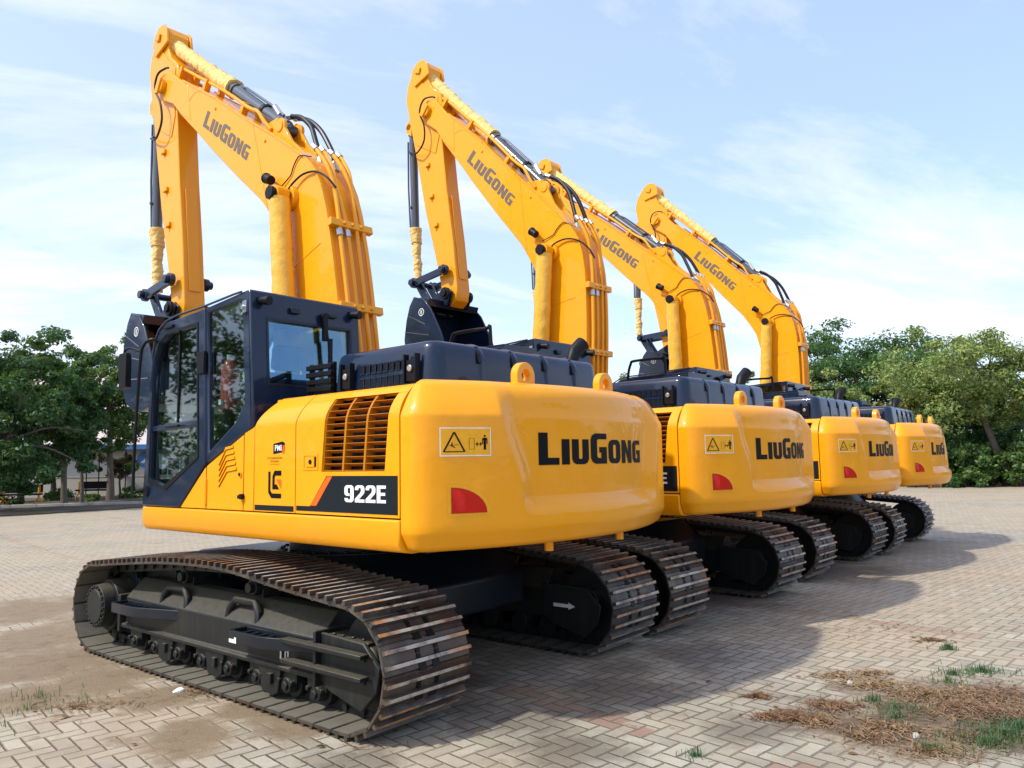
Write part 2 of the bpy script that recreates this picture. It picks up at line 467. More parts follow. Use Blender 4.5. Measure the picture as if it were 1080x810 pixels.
def make_track(root, yc, name='crawler_track'):
    mb = MB(); N = 54; pitch = TL[-1]/N; hw = .35
    for k in range(N):
        a, b = tp(k*pitch+.07), tp((k+1)*pitch+.07)
        t = (b-a); ln = t.length; t.normalize(); nrm = Vector((t.y, -t.x))  # outward for ccw
        X = Vector((t.x, 0, t.y)); Z = Vector((nrm.x, 0, nrm.y)); Y = Vector((0, 1, 0))
        mid = (a+b)/2; C = Vector((mid.x, yc, mid.y))
        rr = random.uniform(-.004, .004)
        mb.obox(C, X*(ln/2-.004), Y*hw, Z*.008, 0)
        mb.obox(C-Z*.0095, X*(ln/2-.010), Y*(hw-.004), Z*.001, 4)
        mb.obox(C-X*(ln/2-.002)-Z*.008, X*.010, Y*hw, Z*.005, 0)      # overlapping lip
        for q in (-.26, .24):
            cc = C+X*(ln*q)+Z*.023+Y*rr
            # grouser bar, tapering towards its edge
            h, w0, w1 = .017, .016, .011
            v = []
            for zz, ww in ((-h, w0), (h, w1)):
                for i, j in ((-1,-1),(1,-1),(1,1),(-1,1)): v.append(cc+X*ww*i+Y*(hw-.004)*j+Z*zz)
            mb.add(v, [(0,3,2,1),(0,1,5,4),(1,2,6,5),(2,3,7,6),(3,0,4,7)], 0)
            mb.add([v[4], v[5], v[6], v[7]], [(0,1,2,3)], 1)
        for j in (-1, 1):   # bolt heads and mud relief openings
            for q in (-.10, .08):
                mb.obox(C+X*(ln*q)+Y*(.075*j)+Z*.011, X*.013, Y*.015, Z*.005, 2)
            mb.obox(C+X*(ln*.46)+Y*(.055*j)+Z*.0095, X*.022, Y*.030, Z*.0015, 2)
        # chain links under the shoe
        for j in (-1, 1):
            mb.obox(C-Z*.05+Y*(.075*j), X*(ln*.52), Y*.018, Z*.040, 3)
        mb.cyl(C-X*(ln/2)-Z*.05-Y*.115, C-X*(ln/2)-Z*.05+Y*.115, .022, n=8, mi=3)
    return mb.build(name, ['shoe', 'edge', 'black', 'steel', 'shoe_dust'], root, smooth=0)

def make_under(root):
    U = []
    # centre frame
    mb = MB()
    mb.prism([(-1.25,.40),(1.30,.40),(1.40,.66),(1.22,.87),(.95,.885),(-.95,.885),(-1.25,.66)], -.80+YC, .80+YC, 'y')
    mb.prism([(.9,.45),(1.75,.5),(1.75,.74),(1.25,.865),(.9,.865)], -.83+YC, .83+YC, 'y')
    for s in (-1, 1):
        for x in (-.62, .62):
            mb.obox((x*1.12, YC+s*.86, .50), (.22, 0, 0), (0, .22, -.03), (0, .03, .13))
    U.append(mb.build('car_body', 'dark', root, bevel=.02))
    mb = MB(); mb.cyl((0, YC, .86), (0, YC, 1.075), .60, .60, 48)
    for k in range(30):
        a = 2*math.pi*k/30; mb.cyl((.66*math.cos(a), YC+.66*math.sin(a), .87), (.66*math.cos(a), YC+.66*math.sin(a), .915), .022, n=6)
    mb.cyl((0, YC, .87), (0, YC, .90), .70, .70, 48)
    U.append(mb.build('slewing_ring', 'dark', root, bevel=.006))
    for s in (1, -1):
        yc = YC+s*1.20
        def Y(d): return yc+s*d          # d measured towards the outside
        U.append(make_track(root, yc))
        # side frame
        mb = MB()
        prof = [(-.20,.255),(.245,.255),(.245,.285),(.205,.292),(.205,.50),(.05,.655),(-.06,.655),(-.20,.50)]
        mb.prism([(Y(a), b) for a, b in prof], -1.33, 1.43, 'x')
        mb.prism([(1.43,.215),(1.475,.215),(1.475,.53),(1.43,.53)], Y(.255), Y(-.2), 'y')
        for j in (.215, -.2):    # idler yoke plates
            pl = [(-1.325,.55),(-1.78,.535),(-1.93,.40),(-1.90,.26),(-1.76,.125),(-1.44,.20),(-1.325,.27)]
            mb.prism(pl, Y(j), Y(j-.03), 'y')
        mb.box(-1.36, -1.335, min(Y(.26), Y(-.2)), max(Y(.26), Y(-.2)), .215, .565)
        mb.box(-1.80, -1.36, min(Y(.19), Y(-.19)), max(Y(.19), Y(-.19)), .515, .535)
        for x in (-1.72, -1.62, -1.52, -1.43): mb.cyl((x, Y(.16), .53), (x, Y(.16), .548), .016, n=6)
        fr = mb.build('track_frame', 'steel', root, bevel=.008); U.append(fr)
        # roller brackets hanging from the frame
        for q, x in enumerate((1.23, .87, .50, .13, -.25, -.62, -.98, -1.30)):
            mb = MB()
            mb.cyl((x, Y(-.15), .155), (x, Y(.15), .155), .088, n=20)
            mb.cyl((x, Y(.15), .155), (x, Y(.215), .155), .055, .05, 14)
            mb.cyl((x, Y(.215), .155), (x, Y(.232), .155), .03, .03, 6)
            for e in (-.07, .07):
                mb.cyl((x+e, Y(.195), .185), (x+e, Y(.23), .185), .017, n=6)
            mb.box(x-.10, x+.10, min(Y(.14), Y(.2)), max(Y(.14), Y(.2)), .175, .256)
            mb.build('track_roller', 'steel', fr, bevel=.004)
        for x in (.68, -.08, -.80):      # track guides between the rollers
            mb = MB(); pl = [(x-.13,.256),(x+.13,.256),(x+.09,.09),(x-.04,.07),(x-.10,.10)]
            mb.prism(pl, Y(.225), Y(.20), 'y'); mb.box(x-.05, x+.0, min(Y(.2), Y(.25)), max(Y(.2), Y(.25)), .15, .22)
            mb.build('track_guide', 'steel', fr, bevel=.004)
        # steps
        for pl in ([(1.41,.20),(1.41,.335),(1.36,.355),(.98,.355),(.90,.335),(.50,.20)], [(-.47,.20),(-.47,.335),(-.52,.355),(-.88,.355),(-.95,.335),(-1.30,.20)]):
            mb = MB()
            q = [(a, Y(b)) for a, b in pl]
            cx = sum(a for a, b in pl)/6; 
            inn = [(cx+(a-cx)*.90, Y(.2+(b-.2)*.78+.008)) for a, b in pl]
            mb.ring(q, inn, .405, .485, 'z')
            mb.prism(inn, .405, .440, 'z')
            for k in range(4):
                xx = lerp(pl[2][0], pl[3][0], (k+.5)/4); mb.box(xx-.02, xx+.02, min(Y(.21), Y(.33)), max(Y(.21), Y(.33)), .44, .466)
            mb.build('step', 'dark', fr, bevel=.006)
        # carrier rollers on arched brackets
        for x in (.64, -.37):
            mb = MB()
            mb.tube([(x+.20, Y(.17), .50), (x+.19, Y(.16), .57), (x+.13, Y(.15), .635), (x-.13, Y(.15), .64), (x-.19, Y(.16), .575), (x-.20, Y(.17), .50)], .028, 8)
            mb.box(x-.07, x+.07, min(Y(-.1), Y(.05)), max(Y(-.1), Y(.05)), .62, .72)
            mb.cyl((x, Y(-.12), .728), (x, Y(.10), .728), .062, n=18)
            mb.cyl((x, Y(.10), .728), (x, Y(.135), .728), .04, n=12)
            mb.build('carrier_roller', 'steel', fr, bevel=.004)
        # guard bars by the idler
        for z in (.475, .345):
            mb = MB(); mb.obox((-1.45, Y(.27), z), (.41, 0, 0), (0, .035, 0), (0, 0, .014))
            mb.obox((-1.45, Y(.255), z-.022), (.40, 0, 0), (0, .012, 0), (0, 0, .012))
            mb.build('guard_bar', 'steel', fr, bevel=.005)
        # stickers
        if s == 1:
            mb = MB(); mb.box(-1.00, -.90, Y(.2065), Y(.2090), .315, .385); mb.box(-.985, -.970, Y(.2092), Y(.2105), .33, .37, 1); mb.box(-.955, -.92, Y(.2092), Y(.2105), .325, .375, 1)
            mb.build('sticker', ['white', 'decal'], fr, smooth=0)
            mb = MB(); mb.box(1.28, 1.37, Y(.2065), Y(.2090), .36, .43); mb.box(1.33, 1.345, Y(.2092), Y(.2100), .375, .415, 1); mb.box(1.30, 1.315, Y(.2092), Y(.2100), .375, .415, 1)
            mb.build('sticker', ['white', 'decal'], fr, smooth=0)
            mb = MB(); mb.prism([(-.60,.405),(-.51,.405),(-.51,.43),(-.575,.43),(-.575,.445),(-.60,.445)], Y(.357), Y(.3585), 'y')
            mb.build('sticker', 'white', fr, smooth=0)
        else:
            mb = MB(); pl = [(-1.44,.36),(-1.60,.36),(-1.60,.345),(-1.67,.375),(-1.60,.405),(-1.60,.39),(-1.44,.39)]
            mb.prism(pl, Y(-.2335), Y(-.2315), 'y'); mb.build('arrow_sticker', 'white', fr, smooth=0)
        for x in (-1.42, -1.50, -1.62, -1.74):   # bolts on the inner yoke plate
            pass
        # sprocket and final drive
        mb = MB()
        teeth = []
        for k in range(42):
            r = .325 if k % 2 == 0 else .285
            a = 2*math.pi*k/42; teeth.append((1.80+r*math.cos(a), .40+r*math.sin(a)))
        mb.prism(teeth, Y(-.03), Y(.03), 'y')
        mb.cyl((1.80, Y(-.25), .40), (1.80, Y(.20), .40), .225, n=32)
        mb.prism([(1.08,.62),(1.70,.62),(1.74,.70),(1.62,.745),(1.08,.76)], Y(-.20), Y(-.06), 'y')
        sp = mb.build('drive_sprocket', 'steel', root, bevel=.006); U.append(sp)
        mb = MB(); mb.cyl((1.81, Y(.20), .40), (1.81, Y(.30), .40), .195, .185, 40); mb.cyl((1.81, Y(.30), .40), (1.81, Y(.315), .40), .150, .145, 40)
        for k in range(22):
            a = 2*math.pi*k/22; c = (1.81+.168*math.cos(a), .40+.168*math.sin(a))
            mb.cyl((c[0], Y(.295), c[1]), (c[0], Y(.316), c[1]), .011, n=6)
        mb.build('final_drive_cover', 'steel', sp, bevel=.003)
        mb = MB(); mb.cyl((-1.76, Y(-.10), .40), (-1.76, Y(.10), .40), .31, n=40); mb.cyl((-1.76, Y(-.18), .40), (-1.76, Y(.18), .40), .12, n=20)
        U.append(mb.build('idler_wheel', 'steel', root, bevel=.01))
    return U

def side_profile(z):   # y offset of the upper body's flank, leaning in above the crease
    if z <= 1.90: return 0.0
    t = (z-1.90)/.20
    return .012*t+.118*t*t if t < 1 else .13+.08*(t-1)

def side_sheet(mb, xs, zs, side=1, thick=.03, mi=0):
    """sheet of the flank; xs(z)->(x_front,x_rear)"""
    base = YS if side == 1 else YR
    n = len(zs); v = []
    for lay in (0, 1):
        for z in zs:
            y = base-side*(side_profile(z)+lay*thick)
            a, b = xs(z); v.append((a, y, z)); v.append((b, y, z))
    f = []
    for i in range(n-1):
        f.append((2*i, 2*i+1, 2*i+3, 2*i+2)); o = 2*n
        f.append((o+2*i, o+2*i+2, o+2*i+3, o+2*i+1))
        f.append((2*i, 2*i+2, o+2*i+2, o+2*i)); f.append((2*i+1, o+2*i+1, o+2*i+3, 2*i+3))
    f.append((0, 2*n, 2*n+1, 1)); f.append((2*n-2, 2*n-1, 4*n-1, 4*n-2))
    mb.add(v, f, mi)
ZS = [1.30, 1.6, 1.86, 1.89, 1.91, 1.94, 1.97, 2.0, 2.03, 2.06, 2.085, 2.10]

def flat_side(u, v, x0, x1, z0, z1, y): return (lerp(x0, x1, u), y, lerp(z0, z1, v))

def make_upper(root):
    # revolving platform
    mb = MB()
    prof = [(YS+.010,1.290),(YS+.010,1.150),(YS-.025,1.100),(YS-.10,1.088),(YS-.5,1.088),(YS-.5,1.27),(YS-.03,1.29)]
    mb.prism(prof, -2.176, 1.165, 'x')
    mb.prism([(2*YC-a, b) for a, b in prof], -2.176, 1.165, 'x')
    mb.box(1.10, 1.165, -.95, .83, 1.12, 1.28)
    mb.build('platform_skirt', 'yellow', root, bevel=.012)
    mb = MB(); mb.box(-2.17, 1.09, YR+.52, YS-.52, 1.10, 1.283)
    mb.box(-2.17, -.62, YR+.13, YS-.13, 1.284, 2.02); mb.box(-.62, .30, -1.2, -.45, 1.284, 1.98)
    mb.build('deck', 'dark', root, bevel=.01)
    # cab-side lower cover and louvred door
    mb = MB()
    mb.prism([(.505,1.297),(.095,1.297),(.105,1.618)], YS, YS-.03, 'y')
    mb.cyl((.085, YS+.004, 1.33), (.085, YS+.004, 1.53), .014, n=10)
    mb.build('corner_cover', 'yellow', root, bevel=.006)
    mb = MB()
    mb.prism([(.082,1.297),(-.448,1.297),(-.442,1.848),(.086,1.627)], YS, YS-.03, 'y')
    d = mb.build('louvred_door', 'yellow', root, bevel=.006)
    mb = MB()
    for k in range(5):
        z = 1.465+.041*k; ln = .24-.012*k; x0 = -.105
        mb.prism([(x0, z), (x0-ln*.50, z+.115), (x0-ln*1.06, z+.128), (x0-ln*1.06, z+.147), (x0-ln*.53, z+.135), (x0-.02, z+.022)], YS+.001, YS+.009, 'y', 0)
        mb.prism([(x0-.004, z-.002), (x0-ln*.50, z+.112), (x0-ln*1.06, z+.124), (x0-ln*1.06, z+.128), (x0-ln*.5, z+.117), (x0, z+.002)], YS+.0005, YS+.0015, 'y', 1)  # black sliver standing in for the shade under each chevron
    mb.build('louvre', ['yellow', 'black'], d, smooth=30)
    mb = MB(); mb.cyl((-.41, YS, 1.56), (-.41, YS+.008, 1.56), .024, n=16); mb.cyl((-.41, YS+.008, 1.56), (-.41, YS+.011, 1.56), .014, n=12, mi=1)
    mb.build('lock', ['yellow', 'black'], d)
    mb = MB(); mb.cyl((-.455, YS, 1.40), (-.455, YS+.03, 1.40), .02, n=12); mb.box(-.47, -.42, YS+.01, YS+.03, 1.385, 1.41)
    mb.build('latch', 'black', d)
    mb = MB(); mb.prism([(-.458,1.297),(-.590,1.297),(-.590,1.905),(-.575,1.895),(-.458,1.86)], YS, YS-.03, 'y')
    mb.build('side_strip', 'yellow', root, bevel=.006)
    # tool box cover
    mb = MB()
    def fx(z): return -.602-(0 if z < 1.90 else .16*((z-1.90)/.2)**1.3)
    side_sheet(mb, lambda z: (fx(z), -1.108-(0 if z < 1.9 else .06*(z-1.9)/.2)), ZS)
    # front return so that the corner reads as a rounded cover
    v = []; 
    for z in ZS: v += [(fx(z), YS-side_profile(z)-.002, z), (fx(z)-.06, YS-.14-side_profile(z)*.3, min(z, 2.095))]
    mb.add(v, [(2*i, 2*i+1, 2*i+3, 2*i+2) for i in range(len(ZS)-1)])
    tb = mb.build('tool_box_cover', 'yellow', root, smooth=50)
    E = YS+.0025
    # emblem: black L and G shapes with an orange corner
    pol = [[(0,.97),(.16,.97),(.16,.28),(.30,.17),(1,.17),(1,0),(.24,0),(0,.20)],
           [(.32,.80),(.48,1.0),(1,1.0),(1,.82),(.55,.82),(.49,.76),(.49,.50),(.66,.50),(.84,.32),(.32,.32)], [(.60,.68),(1,.68),(1,.34)]]
    decal('emblem', pol, lambda q: flat_side(q[0], q[1], -.785, -.945, 1.395, 1.585, E), ['decal', 'orange'], tb, cell=0, mi=[0, 0, 1])
    decal('trim_band', [[(0,0),(1,0),(1,1),(0,1)]], lambda q: flat_side(q[0], q[1], -.613, -1.095, 1.308, 1.345, E), 'band', tb, cell=0)
    tx = []; ti = []
    def put(txt, size, cx, cz, bold=0., mi=0):
        for p in font_polys(txt, size, bold): tx.append([(cx-a, cz+b) for a, b in p]); ti.append(mi)
    tx.append([(-.845,1.700),(-.965,1.712),(-.985,1.775),(-.955,1.785),(-.845,1.772)]); ti.append(0)
    put('PT. POWER MASTER', .020, -.862, 1.665); put('INDONESIA', .020, -.862, 1.643); put('EXCAVATOR DISTRIBUTOR', .010, -.865, 1.626)
    decal('dealer_sticker', tx, lambda q: (q[0], E, q[1]), ['decal'], tb, cell=0, mi=ti)
    tx = []; ti = []
    for p in font_polys('PMI', .058, .001): tx.append([(-.908-a, 1.722+b) for a, b in p]); ti.append(0)
    tx.append([(-.955,1.705),(-.975,1.70),(-.985,1.755),(-.965,1.76)]); ti.append(1)
    decal('dealer_lettering', tx, lambda q: (q[0], E+.0015, q[1]), ['white', 'orange'], tb, cell=0, mi=ti)
    # engine door with the big grille
    mb = MB()
    gx0 = lambda z: -1.405-.05*(z-1.58)/.47
    gx1 = lambda z: -2.040-.05*(z-1.58)/.47
    sx = lambda z: -1.118-(0 if z < 1.9 else .06*(z-1.9)/.2)
    side_sheet(mb, lambda z: (sx(z), gx0(z)), [z for z in ZS if z > 1.57 or True] if False else [1.575, 1.86, 1.89, 1.91, 1.94, 1.97, 2.0, 2.03, 2.05])
    side_sheet(mb, lambda z: (gx1(z), -2.172), [1.575, 1.86, 1.89, 1.91, 1.94, 1.97, 2.0, 2.03, 2.05])
    side_sheet(mb, lambda z: (sx(z), -2.172), [1.30, 1.5, 1.575])
    side_sheet(mb, lambda z: (sx(z), -2.172), [2.05, 2.06, 2.085, 2.10])
    dr = mb.build('engine_door', 'yellow', root, smooth=50)
    mb = MB(); zs = [1.578+(2.047-1.578)*i/11 for i in range(12)]
    def gy(z): return YS-side_profile(z)-.010
    for i in range(3):
        u0, u1 = i/3, (i+1)/3
        for k in range(11):
            za, zb = zs[k]+.003, zs[k+1]
            xa, xb = lerp(gx0(za), gx1(za), u0)-.010, lerp(gx0(za), gx1(za), u1)+.010
            # sloping blade, proud at its lower edge
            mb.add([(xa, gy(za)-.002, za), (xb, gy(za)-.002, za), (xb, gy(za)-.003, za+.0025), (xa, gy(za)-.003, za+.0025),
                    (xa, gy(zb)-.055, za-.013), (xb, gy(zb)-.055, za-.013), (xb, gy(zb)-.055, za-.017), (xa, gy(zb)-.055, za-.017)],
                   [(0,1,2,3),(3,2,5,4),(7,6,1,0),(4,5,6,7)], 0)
    for i in range(4):   # uprights
        u = i/3
        v = []
        for z in zs:
            x = lerp(gx0(z), gx1(z), u); v += [(x+.009, gy(z)-.001, z), (x-.009, gy(z)-.001, z), (x-.009, gy(z)-.06, z), (x+.009, gy(z)-.06, z)]
        for k in range(11):
            o = 4*k; mb.add([v[o+j] for j in range(8)], [(0,1,5,4),(1,2,6,5),(3,0,4,7)], 0)
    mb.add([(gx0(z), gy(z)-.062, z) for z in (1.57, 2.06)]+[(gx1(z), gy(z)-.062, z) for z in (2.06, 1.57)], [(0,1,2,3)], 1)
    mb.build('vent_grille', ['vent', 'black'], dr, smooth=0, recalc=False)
    pol = [[(0,0),(1,0),(1,1),(.327,1),(.151,.14),(0,.14)]]
    decal('model_band', pol, lambda q: flat_side(q[0], q[1], -1.128, -2.158, 1.318, 1.548, E), 'band', dr, cell=0)
    pol = [[(.160,.16),(.222,.16),(.388,.985),(.336,.985)]]
    decal('stripe', pol, lambda q: flat_side(q[0], q[1], -1.128, -2.158, 1.318, 1.548, E+.002), 'orange', dr, cell=0)
    lettering('model_lettering', '922E', lambda q: flat_side(q[0], q[1], -1.655, -2.055, 1.385, 1.490, E+.002), 'white', dr, gap=.07, cell=0)
    mb = MB(); mb.ring([(-1.20,1.585),(-1.37,1.585),(-1.37,1.695),(-1.20,1.695)], [(-1.215,1.60),(-1.355,1.60),(-1.355,1.68),(-1.215,1.68)], YS+.0005, YS+.004, 'y')
    mb.box(-1.33, -1.24, YS+.001, YS+.006, 1.607, 1.673); mb.box(-1.350, -1.335, YS+.0005, YS+.003, 1.607, 1.673, 1); mb.cyl((-1.29, YS+.006, 1.64), (-1.29, YS+.010, 1.64), .016, n=12, mi=1)
    mb.build('door_latch', ['yellow', 'black'], dr)
    # right flank (same covers without decals), fuel tank and tool box
    mb = MB(); side_sheet(mb, lambda z: (-.60, -2.172), ZS, -1)
    mb.build('right_cover', 'yellow', root, smooth=50)
    mb = MB(); mb.box(-.58, .18, YR+.02, -.45, 1.297, 2.14); mb.box(-.50, .10, YR+.06, -.55, 2.14, 2.17); mb.cyl((-.2, -1.1, 2.17), (-.2, -1.1, 2.23), .06, n=16, mi=1)
    mb.build('fuel_tank', ['yellow', 'black'], root, bevel=.03)
    mb = MB(); mb.box(.20, 1.12, YR+.02, -.45, 1.297, 1.70)
    mb.build('front_tool_box', 'yellow', root, bevel=.03)
    # top deck around the hood
    mb = MB(); mb.box(-2.172, -.66, YR+.14, YS-.14, 2.04, 2.098)
    mb.build('top_deck', 'yellow', root, bevel=.01)
    # engine hood -------------------------------------------------------
    mb = MB()
    x0, x1, y0, y1 = -2.085, -.98, -.93, .985
    rc = .13
    def loop(ins, z, rr):
        p = []
        for cx, cy, a in ((x1-rc, y1-rc, 0), (x0+rc, y1-rc, 90), (x0+rc, y0+rc, 180), (x1-rc, y0+rc, 270)):
            for k in range(7):
                an = R(a+90*k/6); p.append((cx+(rc-ins)*math.cos(an), cy+(rc-ins)*math.sin(an), z))
        return p
    lv = [(0, 2.099), (.006, 2.20), (.014, 2.30), (.022, 2.365), (.029, 2.388), (.042, 2.405), (.062, 2.416), (.10, 2.422)]
    vs = []; 
    for ins, z in lv: vs += loop(ins, z, rc)
    n = 28; fs = []
    for i in range(len(lv)-1):
        for k in range(n): fs.append((i*n+k, i*n+(k+1) % n, (i+1)*n+(k+1) % n, (i+1)*n+k))
    fs.append(tuple(range((len(lv)-1)*n, len(lv)*n)))
    mb.add(vs, fs)
    # ribs wrapping from the rear face on to the top
    for y in (.52, .16, -.20, -.56):
        pr = [(x0-.010, 2.11), (x0-.004, 2.30), (x0+.012, 2.362), (x0+.045, 2.412), (x0+.11, 2.434), (x0+.5, 2.436), (x1-.2, 2.436), (x1-.2, 2.40), (x0+.15, 2.40), (x0+.06, 2.30), (x0+.05, 2.11)]
        v = []
        for yy, dx in ((y-.035, .02), (y-.015, 0), (y+.015, 0), (y+.035, .02)):
            v += [(a+dx*.9 if b < 2.41 else a+.0, yy, b-dx*.7) for a, b in pr]
        m = len(pr); fc = []
        for j in range(3):
            for k in range(m-1): fc.append((j*m+k, j*m+k+1, (j+1)*m+k+1, (j+1)*m+k))
        mb.add(v, fc)
    hood = mb.build('engine_hood', 'slate', root, smooth=40)
    mb = MB()
    for row, (za, zb) in enumerate(((2.135, 2.205), (2.245, 2.300))):
        for k in range(8):
            x = -1.34-.062*k; q = y1-.004*(row == 0)-.006*(row == 1)
            mb.box(x-.040, x, q-.004, q+.002, za, zb, 0)
            mb.box(x-.044, x+.004, q+.0015, q+.006, zb, zb+.006, 1); mb.box(x-.044, x+.004, q+.0015, q+.006, za-.006, za, 1)
            mb.box(x-.045, x-.040, q+.0015, q+.006, za, zb, 1)
    mb.build('hood_vent', ['black', 'slate'], hood, smooth=0)
    for y in (.52, .16, -.20, -.56):
        mb = MB(); mb.prism([(x0-.004, 2.290), (x0+.010, 2.355), (x0+.042, 2.408), (x0+.052, 2.402), (x0+.022, 2.350), (x0+.010, 2.290)], y+.018, y+.046, 'y'); mb.build('hood_dark_notch', 'black', hood, smooth=0)  # solid black pieces put in for the darkness of inset notches by the ribs
    for x in (-1.22, -1.90):
        mb = MB(); mb.box(x-.045, x+.045, y1-.002, y1+.030, 2.15, 2.29); mb.box(x-.06, x-.048, y1-.002, y1+.045, 2.14, 2.33); mb.box(x+.048, x+.06, y1-.002, y1+.045, 2.14, 2.33)
        mb.cyl((x, y1+.03, 2.235), (x, y1+.045, 2.235), .022, n=12, mi=1); mb.box(x-.03, x+.03, y1, y1+.02, 2.10, 2.15)
        mb.build('hood_latch', ['black', 'fitting'], hood, bevel=.003)
    mb = MB()      # slatted guard between hood and cab
    for k in range(5): mb.box(-.97, -.66, .93, .965, 2.11+.055*k, 2.145+.055*k)
    mb.box(-.69, -.66, .90, .935, 2.099, 2.38); mb.box(-.96, -.93, .90, .935, 2.099, 2.38)
    mb.build('hood_guard', 'black', root, bevel=.004)
    mb = MB(); mb.box(-1.22, -.35, -1.28, -.66, 2.099, 2.62); mb.box(-1.18, -.5, -1.20, -.74, 2.62, 2.66)
    for y in (-.78, -1.0, -1.18): mb.tube([(-1.22, y, 2.56), (-1.27, y, 2.565), (-1.27, y-.08, 2.575)], .012, 8, 1)
    mb.build('tank_box', ['slate', 'black'], root, bevel=.012)
    mb = MB(); mb.tube([(-1.70, -1.02, 2.10), (-1.70, -1.02, 2.46), (-1.71, -1.06, 2.56), (-1.74, -1.15, 2.64)], [.058, .058, .062, .066], 20)
    mb.cyl((-1.705, -1.045, 2.535), (-1.7405, -1.1515, 2.642), .050, n=20)
    mb.build('exhaust_pipe', 'black', root)
    mb = MB(); mb.tube([(.02, -1.22, 2.16), (.0, -1.22, 2.70), (-.05, -1.22, 2.90), (-.12, -1.22, 2.94), (-.52, -1.22, 2.935), (-.58, -1.22, 2.90), (-.60, -1.22, 2.16)], .018, 10, smooth=4)
    mb.build('handrail', 'black', root)
    # counterweight -----------------------------------------------------
    zl = [1.100, 1.104, 1.11, 1.12, 1.135, 1.15, 1.17, 1.19, 1.205, 1.22, 1.26, 1.30, 1.325]+[1.33+.0065*i for i in range(12)]+[1.41, 1.45, 1.5, 1.55, 1.6, 1.65, 1.7, 1.75, 1.8, 1.84, 1.87, 1.885, 1.895, 1.905, 1.915, 1.93, 1.95, 1.97, 1.99, 2.01, 2.03, 2.05, 2.065, 2.08, 2.095, 2.105, 2.115, 2.12, 2.125]
    mb = MB(); n = len(CWP); vs = []
    for z in zl: vs += [cw_pt(i, z) for i in range(n)]
    fs = []
    for j in range(len(zl)-1):
        for i in range(n-1): fs.append((j*n+i, j*n+i+1, (j+1)*n+i+1, (j+1)*n+i))
        fs.append((j*n+n-1, j*n, (j+1)*n, (j+1)*n+n-1))
    fs.append(tuple(range(n-1, -1, -1))); fs.append(tuple((len(zl)-1)*n+i for i in range(n)))
    mb.add(vs, fs)
    cw = mb.build('counterweight', 'yellow', root, smooth=50)
    lettering('brand_lettering', 'LiuGong', lambda q: cw_at(lerp(.535, -.775, q[0]), lerp(1.592, 1.80, q[1])), 'decal', cw, gap=.085, cell=.02)
    # warning sign
    pol = []; mi = []
    def W(p, m): pol.append(p); mi.append(m)
    def rect(a, b, c, d): return [(a, b), (c, b), (c, d), (a, d)]
    W(rect(0,0,1,.035),0); W(rect(0,.965,1,1),0); W(rect(0,.035,.018,.965),0); W(rect(.982,.035,1,.965),0)
    W(rect(.018,.035,.982,.965),1)
    decal('warning_sign', pol, lambda q: cw_at(lerp(1.225, .925, q[0]), lerp(1.655, 1.825, q[1]), .003), ['white', 'signyellow'], cw, cell=.04, mi=mi)
    pol = []; mi = []
    def seg(a, b, w):
        a, b = Vector(a), Vector(b); d = (b-a).normalized(); nn = Vector((-d.y, d.x))*w
        W([tuple(a+nn), tuple(a-nn), tuple(b-nn), tuple(b+nn)], 0)
    T = [(.07,.16), (.47,.16), (.27,.84)]
    S = lambda p: (p[0], p[1])
    for i in range(3): seg(T[i], T[(i+1) % 3], .017)
    seg((.17,.38), (.35,.40), .008); seg((.23,.47), (.22,.34), .012); seg((.23,.36), (.28,.30), .012)
    for a, b in (((.56,.24),(.66,.24)), ((.66,.24),(.66,.62)), ((.66,.62),(.56,.62)), ((.56,.62),(.56,.24))): seg(a, b, .004)
    seg((.71,.42), (.79,.42), .014); W([(.685,.42),(.725,.50),(.725,.34)],0); W([(.815,.42),(.775,.34),(.775,.50)],0)
    W([(.87+.022*math.cos(k*.785), .70+.04*math.sin(k*.785)) for k in range(8)],0)
    W([(.84,.64),(.90,.64),(.925,.60),(.925,.42),(.905,.42),(.905,.55),(.895,.56),(.895,.22),(.845,.22),(.845,.56),(.835,.55),(.835,.42),(.815,.42),(.815,.60)],0)
    decal('warning_symbols', pol, lambda q: cw_at(lerp(1.225, .925, q[0]), lerp(1.655, 1.825, q[1]), .0045), ['decal'], cw, cell=.05)
    pol = [[(0,0)]+[(math.cos(R(a)), math.sin(R(a))) for a in range(0, 91, 10)]]
    bor = [[(-.08,-.1)]+[(1.1*math.cos(R(a)), 1.1*math.sin(R(a))) for a in range(-5, 96, 10)]]
    f = lambda o: (lambda q: cw_at(lerp(1.165, .955, q[0]), lerp(1.322, 1.474, q[1]), o))
    rf = decal('reflector', pol, f(.006), 'red', cw, cell=.2)
    decal('reflector_border', bor, f(.0025), 'signyellow', rf, cell=.2)
    for y in (.47, -.47):
        mb = MB(); zc = 2.178
        outer = [(y-.088, 2.06)]+[(y+.092*math.cos(a), zc+.092*math.sin(a)) for a in [math.pi-math.pi*k/12 for k in range(13)]]+[(y+.088, 2.06)]
        inner = [(y-.030, zc-.030)]+[(y+.042*math.cos(a), zc+.042*math.sin(a)) for a in [math.pi-math.pi*k/12 for k in range(13)]]+[(y+.030, zc-.030)]
        mb.ring(outer, inner, -2.425, -2.365, 'x'); mb.box(-2.43, -2.36, y-.10, y+.10, 2.085, 2.132)
        mb.build('lifting_eye', 'yellow', cw, bevel=.006)
    for y in (.30, -.55):
        mb = MB(); mb.cyl((-2.45, y, 1.03), (-2.45, y, 1.10), .03, n=8); mb.build('drain_plug', 'yellow', cw)

